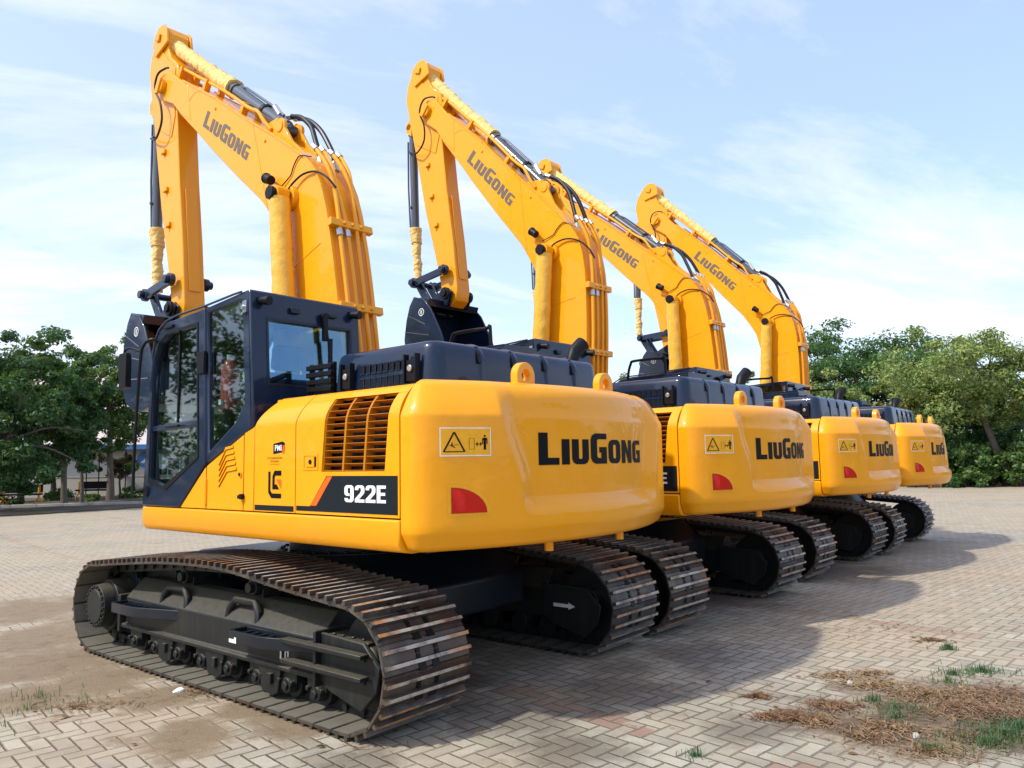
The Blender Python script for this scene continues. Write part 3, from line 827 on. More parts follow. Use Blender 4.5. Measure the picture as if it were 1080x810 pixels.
def make_cab(root):
    Y1, Y0 = YS, YS-1.0
    body = MB()
    outer = [(.11,1.635),(.155,2.885),(-.36,2.925),(-.50,2.935),(-.575,1.90),(-.45,1.852)]
    inner = [(.068,1.735),(.115,2.838),(-.35,2.868),(-.392,2.86),(-.445,2.10),(-.33,1.955)]
    body.ring(outer, inner, Y1, Y1-.055, 'y')
    # roof with a rounded front
    top = [(-.50,2.935),(-.36,2.927),(.155,2.888),(.60,2.878),(.80,2.853),(.92,2.80),(.99,2.71),(1.03,2.58)]
    bot = [(a-(.02 if a > .7 else 0), b-.05) for a, b in top]
    body.prism(top+bot[::-1], Y1-.02, Y0+.02, 'y')
    # rear wall around the rear window
    def xf(q): return (-.505-(2.935-q[2])*.066+(q[0]+.5), q[1], q[2])
    ro = [(Y1,1.90),(Y1,2.93),(Y0,2.93),(Y0,1.90)]; ri = [(1.205,2.235),(1.205,2.715),(.450,2.715),(.450,2.235)]
    body.ring(ro, ri, -.5, -.45, 'x', xf=xf)
    # right side frame, pillars and floor
    body.ring([(.90,1.30),(1.155,1.30),(1.04,2.58),(.80,2.84),(-.50,2.93),(-.575,1.30)], [(.88,1.45),(1.08,1.45),(.98,2.55),(.78,2.78),(-.42,2.85),(-.48,1.45)], Y0, Y0+.05, 'y')
    body.box(-.56, 1.15, Y0, Y1-.04, 1.286, 1.33)
    body.prism([(-.46,1.30),(-.58,1.30),(-.575,1.90),(-.46,1.86)], Y0+.06, Y1-.04, 'y')
    for y in (Y0+.01, Y1-.055):
        body.prism([(1.155,1.30),(1.10,1.30),(1.00,2.50),(1.04,2.58)], y, y+.045, 'y')
    body.box(1.09, 1.16, Y0, Y1, 1.29, 1.52)
    cab = body.build('cab', 'slate', root, bevel=.018, seg=3)
    # door
    mb = MB()
    o = [(.098,1.640),(.50,1.297),(1.165,1.297),(1.078,2.36),(1.03,2.60),(.955,2.755),(.80,2.845),(.148,2.880)]
    i = [(.205,1.700),(.765,1.455),(1.045,1.525),(1.018,2.36),(.985,2.56),(.92,2.685),(.79,2.748),(.262,2.765)]
    mb.ring(o, i, Y1+.012, Y1-.05, 'y')
    mb.prism([(.20,1.945),(1.05,1.925),(1.045,1.975),(.205,2.00)], Y1+.006, Y1-.03, 'y')
    dr = mb.build('cab_door', 'slate', cab, bevel=.012, seg=3)
    mb = MB(); o2 = [(lerp(a, c, .86), lerp(b, d, .86)) for (a, b), (c, d) in zip(o, i)]
    mb.ring(o2, [(lerp(a, c, 1.06), lerp(b, d, 1.06)) for (a, b), (c, d) in zip(o, i)], Y1+.0135, Y1+.017, 'y')
    mb.prism([(.625,1.99),(.605,1.99),(.60,2.76),(.62,2.76)], Y1-.012, Y1-.024, 'y')
    mb.build('window_seal', 'black', cab, smooth=0)
    mb = MB(); mb.prism(i, Y1-.022, Y1-.028, 'y'); mb.build('door_window', 'glass', cab, smooth=0)
    mb = MB(); mb.prism(inner, Y1-.020, Y1-.026, 'y'); mb.build('side_window', 'glass', cab, smooth=0)
    mb = MB(); rx = [xf((-.475, a, b)) for a, b in ri]
    mb.add(rx+[(a+.006, b, c) for a, b, c in rx], [(0,1,2,3),(4,7,6,5)]); mb.build('rear_window', 'rearglass', cab, smooth=0)
    mb = MB(); mb.ring([(1.225,2.215),(1.225,2.735),(.430,2.735),(.430,2.215)], ri, -.5035, -.4975, 'x', xf=xf); mb.build('rear_window_frame', 'dark', cab, smooth=0)
    mb = MB(); mb.prism([(.88,1.45),(1.08,1.45),(.98,2.55),(.78,2.78),(-.42,2.85),(-.48,1.45)], Y0+.02, Y0+.026, 'y'); mb.build('right_window', 'glass', cab, smooth=0)
    mb = MB(); ws = [(1.13,1.52),(1.00,2.62)]
    mb.add([(1.135, Y0+.05, 1.52), (1.135, Y1-.05, 1.52), (1.012, Y1-.05, 2.62), (1.012, Y0+.05, 2.62)], [(0,1,2,3)]); mb.build('windscreen', 'glass', cab, smooth=0)
    mb = MB(); mb.cyl((1.085, Y1+.010, 1.425), (1.085, Y1+.02, 1.425), .058, n=24); mb.cyl((1.085, Y1+.02, 1.425), (1.085, Y1+.026, 1.425), .046, n=24, mi=1)
    mb.build('door_lamp', ['slate', 'black'], cab)
    # hinges, handle and rain gutter
    mb = MB()
    mb.box(.105, .205, Y1+.010, Y1+.035, 2.35, 2.53); mb.build('hinge', 'black', cab, bevel=.004)
    mb = MB(); mb.box(.66, .82, Y1+.013, Y1+.03, 2.79, 2.815); mb.build('door_grip', 'black', cab, bevel=.004)
    mb = MB(); mb.tube([(.50, Y1+.02, 1.958), (.50, Y1+.035, 1.958), (.72, Y1+.035, 1.953), (.72, Y1+.02, 1.953)], .010, 8)
    mb.build('door_handle', 'black', cab, bevel=.003)
    mb = MB(); mb.tube([(-.40, Y1+.010, 2.925), (-.30, Y1+.012, 2.922), (.155, Y1+.012, 2.895), (.60, Y1+.012, 2.885), (.80, Y1+.012, 2.86), (.93, Y1+.012, 2.80), (1.00, Y1+.012, 2.71), (1.04, Y1+.012, 2.58)], .009, 8)
    mb.build('rain_gutter', 'slate', cab)
    mb = MB(); mb.cyl((-.44, Y1, 2.80), (-.44, Y1+.03, 2.80), .018, n=10); mb.cyl((-.44, Y1+.01, 2.75), (-.44, Y1+.03, 2.75), .012, n=8); mb.box(-.475, -.43, Y1, Y1+.018, 2.76, 2.85)
    mb.build('door_catch', 'chrome', cab)
    # rear lamps and wiper
    for y in (1.265, .425):
        mb = MB(); mb.cyl((-.52, y, 2.855), (-.60, y-.02, 2.845), .030, .036, 16); mb.box(-.53, -.505, y-.03, y+.03, 2.84, 2.88)
        mb.build('work_lamp', 'black', cab, bevel=.003)
    mb = MB(); mb.box(-.545, -.515, .94, 1.02, 2.79, 2.835); mb.build('rear_bracket', 'dark', cab, bevel=.004)
    mb = MB(); mb.box(-.54, -.515, .59, .665, 2.80, 2.83); mb.build('number_lamp', 'dark', cab, bevel=.004)
    mb = MB(); mb.cyl((-.51, .715, 2.80), (-.565, .715, 2.80), .028, n=14); mb.tube([(-.555, .715, 2.80), (-.575, .70, 2.60), (-.57, .685, 2.42)], .008, 8); mb.box(-.585, -.57, .665, .70, 2.30, 2.62); mb.box(-.57, -.535, .70, .735, 2.60, 2.82)
    mb.build('wiper', 'black', cab)
    # mirror and grab rail at the front pillar
    mb = MB()
    mb.tube([(1.13, Y1+.01, 1.43), (1.15, Y1+.07, 1.42), (1.17, Y1+.09, 1.47), (1.15, Y1+.09, 2.0), (1.10, Y1+.09, 2.55), (1.06, Y1+.08, 2.68), (.98, Y1+.05, 2.72), (.955, Y1+.012, 2.70)], .014, 8, smooth=4)
    mb.build('grab_rail', 'black', cab)
    mb = MB(); mb.tube([(1.10, Y1+.09, 2.62), (1.20, Y1+.13, 2.66), (1.30, Y1+.14, 2.64), (1.33, Y1+.14, 2.56)], .010, 8, smooth=3)
    mb.prism([(1.20,2.32),(1.33,2.30),(1.36,2.58),(1.34,2.62),(1.22,2.62),(1.20,2.58)], Y1+.12, Y1+.17, 'y')
    mb.build('mirror', 'black', cab, bevel=.012)
    # interior
    mb = MB(); ym = (Y0+Y1)/2
    mb.box(-.05, .45, ym-.24, ym+.24, 1.62, 1.74); mb.prism([(-.10,1.70),(.04,1.70),(-.14,2.36),(-.25,2.36)], ym-.23, ym+.23, 'y'); mb.prism([(-.17,2.38),(-.27,2.38),(-.30,2.58),(-.20,2.58)], ym-.13, ym+.13, 'y')
    mb.box(.0, .4, ym-.18, ym+.18, 1.33, 1.62); mb.box(-.1, .45, ym+.26, ym+.36, 1.62, 1.84); mb.box(-.1, .45, ym-.36, ym-.26, 1.62, 1.84)
    mb.build('seat', 'seat', cab, bevel=.03)
    mb = MB()
    for s in (-1, 1): mb.cyl((.40, ym+.31*s, 1.84), (.44, ym+.30*s, 2.02), .015, n=8); mb.cyl((.44, ym+.30*s, 2.02), (.45, ym+.30*s, 2.12), .028, .022, 10)
    mb.box(.78, .86, ym-.42, ym-.28, 1.95, 2.12); mb.cyl((.85, ym-.40, 1.33), (.85, ym-.36, 1.95), .02, n=8)
    mb.cyl((.82, ym+.1, 1.33), (.74, ym+.1, 1.62), .012, n=8); mb.cyl((.82, ym-.1, 1.33), (.74, ym-.1, 1.62), .012, n=8)
    mb.build('control_lever', 'black', cab)
    return cab

def make_boom(root):
    up, lo = boom_lengthwise()
    O = PB
    yl, yr = .30, -.10
    mb = MB(); mb.prism(up[2:]+lo, yl, yr, 'y')
    boom = mb.build('boom', 'yellow', root, O, bevel=.012)
    def P(mb, name, mats, **k): return mb.build(name, mats, boom, O, **k)
    # fork at the boom tip, bolted plates and bosses
    mb = MB()
    for a, b in ((yl+.006, yl-.05), (yr-.006, yr+.05)):
        mb.prism([(2.70,6.02),(2.86,6.12),(3.14,6.33)]+arc(3.31, 6.20, .165, 110, -80, 10)+[(3.05,5.90),(2.86,5.72),(2.60,5.55)], a, b, 'y')
    P(mb, 'boom_fork', 'yellow', bevel=.01)
    mb = MB(); mb.cyl((3.31, yr-.05, 6.20), (3.31, yl+.06, 6.20), .085, n=24); mb.obox((3.31, yl+.065, 6.20), (.035, 0, .02), (0, .015, 0), (-.05, 0, .085))
    P(mb, 'arm_pin', 'yellow', bevel=.006)
    mb = MB()   # top flanges standing proud of both side plates
    for (a, b) in zip(up[2:-3], up[3:-2]):
        a, b = Vector((a[0], 0, a[1])), Vector((b[0], 0, b[1])); d = (b-a); n = Vector((-d.z, 0, d.x)).normalized()
        if n.z < 0 and n.x > 0: n = -n
        for y in (yl-.004, yr+.004):
            mb.obox((a+b)/2+Vector((0, y, 0)), d*.505, (0, .014, 0), n*.010)
    # weld seams across the side
    for (p, q) in (((1.28, 5.10), (.98, 4.13)), ((.10, 3.62), (.60, 3.44))):
        p, q = Vector((p[0], yl+.001, p[1])), Vector((q[0], yl+.001, q[1])); mb.cyl(p, q, .004, n=6)
    wp = [(2.38, yl, 5.83), (2.52, yl, 5.86), (2.66, yl, 5.80), (2.72, yl, 5.68), (2.70, yl, 5.60)]
    mb.tube(wp, .004, 6, smooth=4)
    mb.tube([(1.24, yl, 4.40), (.98, yl, 4.24), (.70, yl, 3.99), (.56, yl, 3.60)], .004, 6, smooth=4)
    P(mb, 'weld_seam', 'yellow')
    for (a, b, c) in ((2.05, 5.52, .07), (1.05, 4.86, .06)):
        mb = MB(); mb.cyl((a, yl, b), (a, yl+.012, b), .016, n=10); mb.cyl((a-c, yl, b-.05), (a-c, yl+.012, b-.05), .016, n=10) if False else None; P(mb, 'grease_point', 'yellow')
    lettering('brand_lettering', 'LiuGong', (lambda A, B, N: (lambda q: A+(B-A)*q[0]+N*q[1]))(Vector((2.325, yl+.003, 5.405)), Vector((1.395, yl+.003, 4.750)), Vector((-.106, 0, .150))), 'grey', boom, gap=.10, origin=O, cell=0)
    # cylinder lug on the crown of the bend
    for y in (.20, .0):
        mb = MB(); mb.prism([(1.24,5.08),(1.05,5.10),(.93,5.10)]+arc(.92, 5.00, .085, 60, 200, 8)+[(.72,4.80),(.40,4.52),(.62,4.68),(.9,4.87)], y+.018, y-.018, 'y')
        mb.cyl((.92, y-.03, 5.00), (.92, y+.03, 5.00), .06, n=18)
        P(mb, 'cylinder_lug', 'yellow', bevel=.006)
    # boom cylinder pin caps, lamp
    for y, s in ((yl, 1), (yr, -1)):
        mb = MB(); mb.cyl((.569, y, 4.148), (.569, y+s*.05, 4.148), .12, .11, 24, mi=0); mb.cyl((.569, y+s*.05, 4.148), (.569, y+s*.22, 4.148), .058, n=20, mi=1); mb.cyl((.569, y+s*.22, 4.148), (.569, y+s*.25, 4.148), .070, .066, 8, mi=1)
        P(mb, 'pin_cap', ['yellow', 'black'], bevel=.004)
    mb = MB(); mb.cyl((.79, yl+.085, 4.36), (.87, yl+.085, 4.40), .046, .05, 14); mb.cyl((.865, yl+.085, 4.398), (.885, yl+.085, 4.408), .054, n=14); mb.tube([(.74, yl, 4.25), (.80, yl+.085, 4.26), (.83, yl+.085, 4.34)], .012, 8, 1)
    P(mb, 'boom_lamp', ['black', 'yellow'], bevel=.006)
    # hydraulic pipes running down the back of the boom
    back = up[7:-1]
    for k, (y, ro) in enumerate(((.235, .060), (.145, .050), (.045, .060), (-.045, .055))):
        pts = []
        for j, (a, b) in enumerate(back):
            d = Vector(up[min(8+j, len(up)-1)])-Vector(up[6+j]); n = Vector((-d.y, d.x)).normalized()
            if n.x > 0: n = -n
            e = .055
            if j < 2: e += .05*(2-j)*.5
            sp = .035*math.exp(-((j-2.0)/1.2)**2)*(1 if k % 2 else -1)
            pts.append((a+n.x*e, y+sp, b+n.y*e))
        mb = MB(); mb.tube(pts, .0205, 10, smooth=3); mb.cyl(pts[0], Vector(pts[0])+Vector((.05, 0, .045)), .03, n=8, mi=1)
        P(mb, 'hydraulic_pipe', ['yellow', 'fitting'])
    for t in (10.55, 13.1):
        c = surf_line(up, t); d = surf_line(up, t+.4)-surf_line(up, t-.4); d.normalize(); n = Vector((-d.y, d.x))
        if n.x > 0: n = -n
        mb = MB(); D = Vector((d.x, 0, d.y)); N3 = Vector((n.x, 0, n.y)); C = Vector((c.x, .10, c.y))+N3*.055
        mb.obox(C, D*.035, (0, .235, 0), N3*.030)
        for y in (.19, .10, .0): mb.cyl(C+Vector((0, y-.10, 0))+N3*.03, C+Vector((0, y-.10, 0))+N3*.05, .016, n=6)
        if t < 11:
            for y in (.235, .145): mb.cyl(C+Vector((0, y-.10, 0))+D*.05, C+Vector((0, y-.10, 0))+D*.12, .030, n=10, mi=1)
        P(mb, 'pipe_clamp', ['yellow', 'fitting'], bevel=.005)
    # hoses from the arm cylinder to the pipes
    for k, y in enumerate((.13, .02)):
        mb = MB(); hp = ([(1.00, .02, 5.19), (.84, .02, 5.13), (.66, .03, 4.98), (.55, .06, 4.82), (.45, .09, 4.66), (.40, .10, 4.56)], [(.90, .0, 5.15), (.70, .0, 5.05), (.53, .0, 4.90), (.40, .0, 4.72), (.33, .0, 4.60), (.31, .0, 4.52)])[k]
        mb.tube(hp, .026, 10, smooth=5)
        mb.cyl(hp[-1], Vector(hp[-1])+Vector((-.03, 0, -.10)), .034, n=8, mi=1); mb.cyl(hp[0], Vector(hp[0])+Vector((.08, 0, .02)), .032, n=8, mi=1)
        P(mb, 'hydraulic_hose', ['rubber', 'fitting'])
    for pts in ([(.56, yl+.06, 4.20), (.49, yl+.04, 4.27), (.34, yl+.03, 4.32), (.16, yl+.02, 4.30), (.0, yl+.01, 4.21), (-.08, yl-.03, 4.10)],
                [(.74, yl+.02, 4.29), (.58, yl+.012, 4.37), (.54, yl+.012, 4.43), (.48, yl+.012, 4.50), (.41, yl+.012, 4.525), (.25, yl+.005, 4.47)]):
        mb = MB(); mb.tube(pts, .010 if pts[0][0] < .7 else .006, 8, smooth=5); P(mb, 'thin_hose', 'rubber')
    # pipes along the top of the boom towards the arm
    for k, y in enumerate((.20, .02)):
        mb = MB()
        mb.tube([(1.05, y+.03, 5.00), (1.16, y+.05, 5.12), (1.28, y+.05, 5.26), (1.5, y+.03, 5.38), (2.05, y, 5.76), (2.60, y, 6.10), (2.98, y, 6.34), (3.12, y, 6.40), (3.22, y+.02, 6.42)], .020, 8, smooth=3)
        for (a, b) in ((1.60, 5.38), (2.42, 5.92), (3.02, 6.29)): mb.obox((a+.03, y, b+.02), (.022, 0, .015), (0, .034, 0), (-.045, 0, .07))
        P(mb, 'boom_top_pipe', 'yellow')
    mb = MB(); mb.tube([(3.16, yl+.02, 6.38), (3.24, yl+.02, 6.40), (3.37, yl+.05, 6.36), (3.41, yl+.06, 6.18), (3.28, yl+.05, 5.97), (3.25, yl+.04, 5.75), (3.37, yl+.03, 5.60), (3.52, yl, 5.60), (3.66, yl-.02, 5.66)], .013, 8, smooth=5)
    P(mb, 'arm_hose', 'rubber')
    return boom

ARM = [(3.40,7.03),(3.50,7.04),(3.62,6.99),(3.72,6.93),(3.82,6.78),(3.86,6.56),(3.77,6.20),(3.61,5.52),(3.43,4.71),(3.25,4.08),(3.13,3.62),(3.09,3.40),(3.04,3.28),(2.93,3.24),(2.82,3.32),(2.79,3.48),(2.87,4.20),(2.99,5.0),(3.08,5.78),(3.10,6.02),(3.06,6.25),(3.10,6.44),(3.29,6.60),(3.36,6.75),(3.34,6.93)]
TIP = (3.52, .11, 6.90)     # where the arm cylinder takes hold
def make_arm(root):
    O = PA; ya, yb = .235, -.015
    mb = MB(); mb.prism(ARM, ya, yb, 'y')
    arm = mb.build('arm', 'yellow', root, O, bevel=.012)
    P = lambda mb, name, mats, **k: mb.build(name, mats, arm, O, **k)
    mb = MB()     # doubler plate over the elbow and raised strip along the back
    mb.prism([(3.66,6.92),(3.79,6.76),(3.82,6.55),(3.74,6.22),(3.62,5.80),(3.20,5.55),(3.12,5.80),(3.16,6.12),(3.14,6.40),(3.32,6.56)], ya+.001, ya+.010, 'y')
    P(mb, 'doubler_plate', 'yellow', bevel=.004)
    mb = MB(); mb.obox((2.868, .11, 4.25), (.004, 0, 0), (0, .07, 0), (.075, 0, .62)); P(mb, 'stiffener_plate', 'yellow', bevel=.004)
    for a, b in ((3.36, 5.42), (3.28, 4.93), (3.19, 4.48)):
        mb = MB(); mb.box(a-.03, a+.03, ya, ya+.03, b-.025, b+.025); mb.cyl((a+.02, ya, b-.03), (a+.02, ya+.045, b-.03), .018, n=8)
        P(mb, 'pipe_boss', 'yellow', bevel=.004)
    for y in (ya+.01, yb-.01):
        mb = MB(); s = 1 if y > .1 else -1
        mb.prism([(3.30,6.80),(3.34,6.98),(3.42,7.06),(3.55,7.06),(3.66,6.98),(3.70,6.86),(3.62,6.70)], y, y+s*.03, 'y')
        mb.obox((3.53, y+s*.045, 6.92), (.05, 0, .02), (0, .012, 0), (-.015, 0, .045))
        P(mb, 'tip_ear', 'yellow', bevel=.006)
    # bucket cylinder with its cloth sleeve
    mb = MB()
    mb.cyl((3.84, .11, 6.05), (3.80, .11, 4.55), .062, n=20, mi=0); mb.cyl((3.80, .11, 4.55), (3.795, .11, 4.45), .074, n=20, mi=0); mb.cyl((3.84, .11, 6.05), (3.845, .11, 6.16), .075, n=16, mi=0)
    mb.cyl((3.795, .11, 4.45), (3.735, .11, 3.70), .035, n=14, mi=1)
    for z in (5.75, 4.9): mb.cyl((3.82, .16, z), (3.82, .20, z), .02, n=8)
    mb.tube([(3.90, .16, 5.95), (3.895, .16, 5.2), (3.87, .15, 4.62), (3.82, .14, 4.55)], .014, 8, 0)
    bc = mb.build('bucket_cylinder', ['cylgrey', 'chrome'], root, O, smooth=40)
    mb = MB(); rnd = random.Random(3)
    pts = [Vector((3.80, .11, 4.58)).lerp(Vector((3.742, .11, 3.78)), t/60) for t in range(61)]
    mb.tube(pts, [(.086 if t < 18 else .062)+.002*math.sin(t*1.1)+.005*math.sin(t*.33) for t in range(61)], 22); mb.crumple(.012, 8)
    mb.build('cloth_sleeve', 'wrap', bc, O, smooth=60)
    mb = MB(); mb.cyl((3.845, .02, 6.16), (3.845, .2, 6.16), .05, n=16); mb.prism([(3.78,6.30),(3.90,6.20),(3.90,6.08),(3.78,6.0)], .2, .18, 'y'); mb.prism([(3.78,6.30),(3.90,6.20),(3.90,6.08),(3.78,6.0)], .03, .05, 'y')
    P(mb, 'cylinder_lug', 'yellow')
    # links
    for y in (.32, -.10):
        mb = MB(); s = 1 if y > .1 else -1
        mb.obox((3.28, y, 3.72), (.33, 0, -.045), (0, .022, 0), (.006, 0, .050))
        for (a, b) in ((2.965, 3.765), (3.60, 3.68)): mb.cyl((a, y-.03, b), (a, y+.03, b), .075, n=20); mb.cyl((a, y+s*.03, b), (a, y+s*.08, b), .052, .048, 10)
        mb.build('guide_link', 'slate', root, O, bevel=.006)
    mb = MB()
    for y in (.22, .0): mb.obox((3.44, y, 3.44), (.19, 0, .27), (0, .022, 0), (.05, 0, -.036))
    mb.cyl((3.60, -.14, 3.68), (3.60, .36, 3.68), .04, n=14); mb.cyl((3.28, -.12, 3.20), (3.28, .34, 3.20), .045, n=14)
    mb.build('bucket_link', 'slate', root, O, bevel=.006)
    # bucket
    pin = Vector((2.93, 3.42))
    sp = [(.14,-.10),(.34,-.04),(.43,-.16),(.50,-.36),(.545,-.62),(.52,-.88),(.42,-1.06),(.22,-1.17),(-.02,-1.18),(-.27,-1.11),(-.34,-.98),(-.20,-.60),(.0,-.24)]
    sp = [(pin.x+a, pin.y+b) for a, b in sp]
    ya, yb = .62, -.40
    mb = MB()
    for y, s in ((ya, 1), (yb, -1)): mb.prism(sp, y, y-s*.028, 'y')
    shell = sp[:10]; n = len(shell); v = []
    cx, cz = pin.x+.1, pin.y-.6
    for y in (ya-.02, yb+.02):
        for a, b in shell: v.append((a, y, b))
        for a, b in shell: v.append((a+(cx-a)*.06, y, b+(cz-b)*.06))
    f = []
    for i in range(n-1):
        f += [(i, i+1, 2*n+i+1, 2*n+i), (n+i, 3*n+i, 3*n+i+1, n+i+1)]
    f += [(0, 2*n, 3*n, n), (n-1, 2*n-1, 4*n-1, 3*n-1)]
    mb.add(v, f)
    # cross beam along the top and lip
    mb.obox((sp[0][0]+.02, .11, sp[0][1]-.03), (.10, 0, .02), (0, .49, 0), (-.02, 0, .05))
    for y in (.32, .27, -.10, -.05):
        mb.prism([(pin.x-.09,pin.y+.02),(pin.x,pin.y+.09),(pin.x+.10,pin.y+.05),(pin.x+.36,pin.y-.10),(pin.x+.36,pin.y-.20),(pin.x+.10,pin.y-.16),(pin.x-.02,pin.y-.18)], y+.012, y-.012, 'y')
    bk = mb.build('bucket', 'slate', root, O, bevel=.008)
    for y in (.34, -.12):
        mb = MB(); mb.cyl((pin.x, y-.02, pin.y), (pin.x, y+.02, pin.y), .085, n=20); mb.cyl((pin.x, y-.045, pin.y), (pin.x, y+.045, pin.y), .05, n=10)
        mb.build('pin_boss', 'black', bk, O, bevel=.004)
    for k in range(5):
        y = lerp(.56, -.34, k/4); a, b = sp[9]
        mb = MB(); mb.add([(a+.10, y-.05, b-.02), (a+.10, y+.05, b-.02), (a+.10, y+.05, b+.05), (a+.10, y-.05, b+.05), (a-.20, y-.035, b+.06), (a-.20, y+.035, b+.06), (a-.20, y+.035, b+.075), (a-.20, y-.035, b+.075)],
                          [(0,1,2,3),(4,7,6,5),(0,4,5,1),(1,5,6,2),(2,6,7,3),(3,7,4,0)])
        mb.build('tooth', 'steel', bk, O, bevel=.004)
    mb = MB()     # wear strips on the side plate
    for (p, q) in (((.44,-.30),(.10,-.46)), ((.52,-.52),(.02,-.62)), ((.53,-.80),(-.15,-.83))):
        p, q = Vector((pin.x+p[0], ya+.003, pin.y+p[1])), Vector((pin.x+q[0], ya+.003, pin.y+q[1])); mb.cyl(p, q, .007, n=6)
    mb.build('wear_strip', 'cylgrey', bk, O)
    # round emblem pressed on the bucket
    mb = MB()
    oc = [(pin.x+.18+.055*math.cos(a*.3927), pin.y-.28+.055*math.sin(a*.3927)) for a in range(16)]; ic = [(pin.x+.18+.045*math.cos(a*.3927), pin.y-.28+.045*math.sin(a*.3927)) for a in range(16)]
    mb.ring(oc, ic, ya+.001, ya+.004, 'y'); mb.box(pin.x+.165, pin.x+.175, ya+.001, ya+.004, pin.y-.31, pin.y-.25); mb.box(pin.x+.185, pin.x+.195, ya+.001, ya+.004, pin.y-.31, pin.y-.25)
    mb.build('round_emblem', 'white', bk, O)
    return arm

def rotxz(p, o, d):
    c, s = math.cos(d), math.sin(d); X, Z = p[0]-o[0], p[2]-o[2]
    return Vector((o[0]+c*X-s*Z, p[1], o[2]+s*X+c*Z))

def make_cylinders(root, d, a, seed):
    """arm cylinder and the two boom cylinders, which reach differently on every machine"""
    rnd = random.Random(seed)
    piv = rotxz(PA, PB, d); tip = Vector(rotxz(TIP, PA, a))+piv-Vector(PA)
    base = rotxz((.92, .10, 5.00), PB, d)
    D = (tip-base).normalized(); L = (tip-base).length
    mb = MB(); at = lambda t: base+D*(L*t)
    mb.cyl(base, at(.02), .06, n=18); mb.cyl(at(.02), at(.40), .075, n=24); mb.cyl(at(.39), at(.425), .088, n=24); mb.cyl(at(.425), at(.99), .042, n=16, mi=1)
    mb.cyl(at(.16), at(.175), .086, n=24, mi=2); mb.cyl(base-Vector((0, .075, 0)), base+Vector((0, .075, 0)), .05, n=18)
    n = Vector((-D.z, 0, D.x))
    mb.tube([at(.06)+n*.085, at(.15)+n*.10, at(.34)+n*.095, at(.40)+n*.06], .016, 8, 0)
    mb.cyl(at(.08)+n*.07, at(.13)+n*.11, .03, n=8, mi=3)
    ac = mb.build('arm_cylinder', ['cylgrey', 'chrome', 'black', 'fitting'], root, smooth=40)
    mb = MB(); pts = []; rs = []
    for k in range(110):
        t = lerp(.415, .985, k/109)
        pts.append(at(t))
        rs.append((.098 if t < .56 else .086)+.0022*math.sin(k*.8+2*math.sin(k*.31))+(.014 if t < .43 else 0))
    mb.tube(pts, rs, 26); mb.crumple(.011, seed); mb.cyl(tip-Vector((0, .10, 0)), tip+Vector((0, .10, 0)), .06, n=18)
    s = mb.build('cloth_sleeve', 'wrap', ac, smooth=60)
    for y, nm in ((.437, 0), (2*.10-.437, 1)):
        pin = rotxz((.569, y, 4.148), PB, d); foot = Vector((.30, y, 1.50)); D2 = (pin-foot).normalized()
        mb = MB(); L2 = (pin-foot).length
        mb.cyl(foot, foot+D2*(L2*.45), .085, n=20, mi=0); mb.cyl(foot+D2*(L2*.44), pin, .05, n=16, mi=1); mb.cyl(pin-Vector((0, .06, 0)), pin+Vector((0, .06, 0)), .085, n=20, mi=0)
        bc = mb.build('boom_cylinder', ['yellow', 'chrome'], root, smooth=40)
        mb = MB(); pts = []; rs = []
        for k in range(40):
            t = k/39; pts.append(foot+D2*(L2*lerp(.30, .985, t))); rs.append(lerp(.112, .098, t)*(1+rnd.uniform(-.008, .008)))
        mb.tube(pts, rs, 26); mb.crumple(.006, seed+2); mb.build('film_sleeve', 'film', bc, smooth=60)
    return ac

def copy_tree(o, parent=None):
    c = o.copy(); COL.objects.link(c); c.parent = parent
    for ch in o.children: copy_tree(ch, c)
    return c

POSE = [(-1.43931, 6.98840, 139.3684, 0.0, 0.0), (.77573, 9.55080, 138.4987, 11.78392, 0.0),
        (3.17498, 12.44531, 139.4351, 5.37294, 1.5), (5.27893, 14.87326, 141.7878, 10.3564, 4.0)]
LAB = ['yellow excavator nearest the camera, its dark cab and whole left track in view',
       'second yellow excavator, right behind the one whose cab is in view',
       'third yellow excavator, between the second and the one beside the trees',
       'farthest yellow excavator in the row, standing next to the green trees']
PIV = {'boom', 'arm', 'bucket_cylinder', 'guide_link', 'bucket_link', 'bucket'}
def pose_parts(root, d, a):
    piv = rotxz(PA, PB, d)
    for ch in root.children:
        b = ch.name.split('.')[0]
        if b == 'boom': ch.rotation_euler = (0, -d, 0)
        elif b in PIV: ch.location = piv; ch.rotation_euler = (0, -a, 0)

ex0 = empty('excavator')
tag(ex0, LAB[0], 'excavator', 'yellow excavators parked in a row')
under = make_under(ex0)
make_upper(ex0); make_cab(ex0); make_boom(ex0); make_arm(ex0)
machines = [ex0]
for k in (1, 2, 3):
    c = copy_tree(ex0); c['label'] = LAB[k]; machines.append(c)
for m in machines[1:]:
    for ch in m.children:
        for g in list(ch.children):
            if g.name.startswith('arrow_sticker'): bpy.data.objects.remove(g)
for k, (x, y, yaw, d, a) in enumerate(POSE):
    m = machines[k]; m.location = (x, y, 0); m.rotation_euler = (0, 0, R(yaw))
    pose_parts(m, R(d), R(a)); make_cylinders(m, R(d), R(a), 11+k)
for o in under: o.rotation_euler = (0, 0, R(1.0))
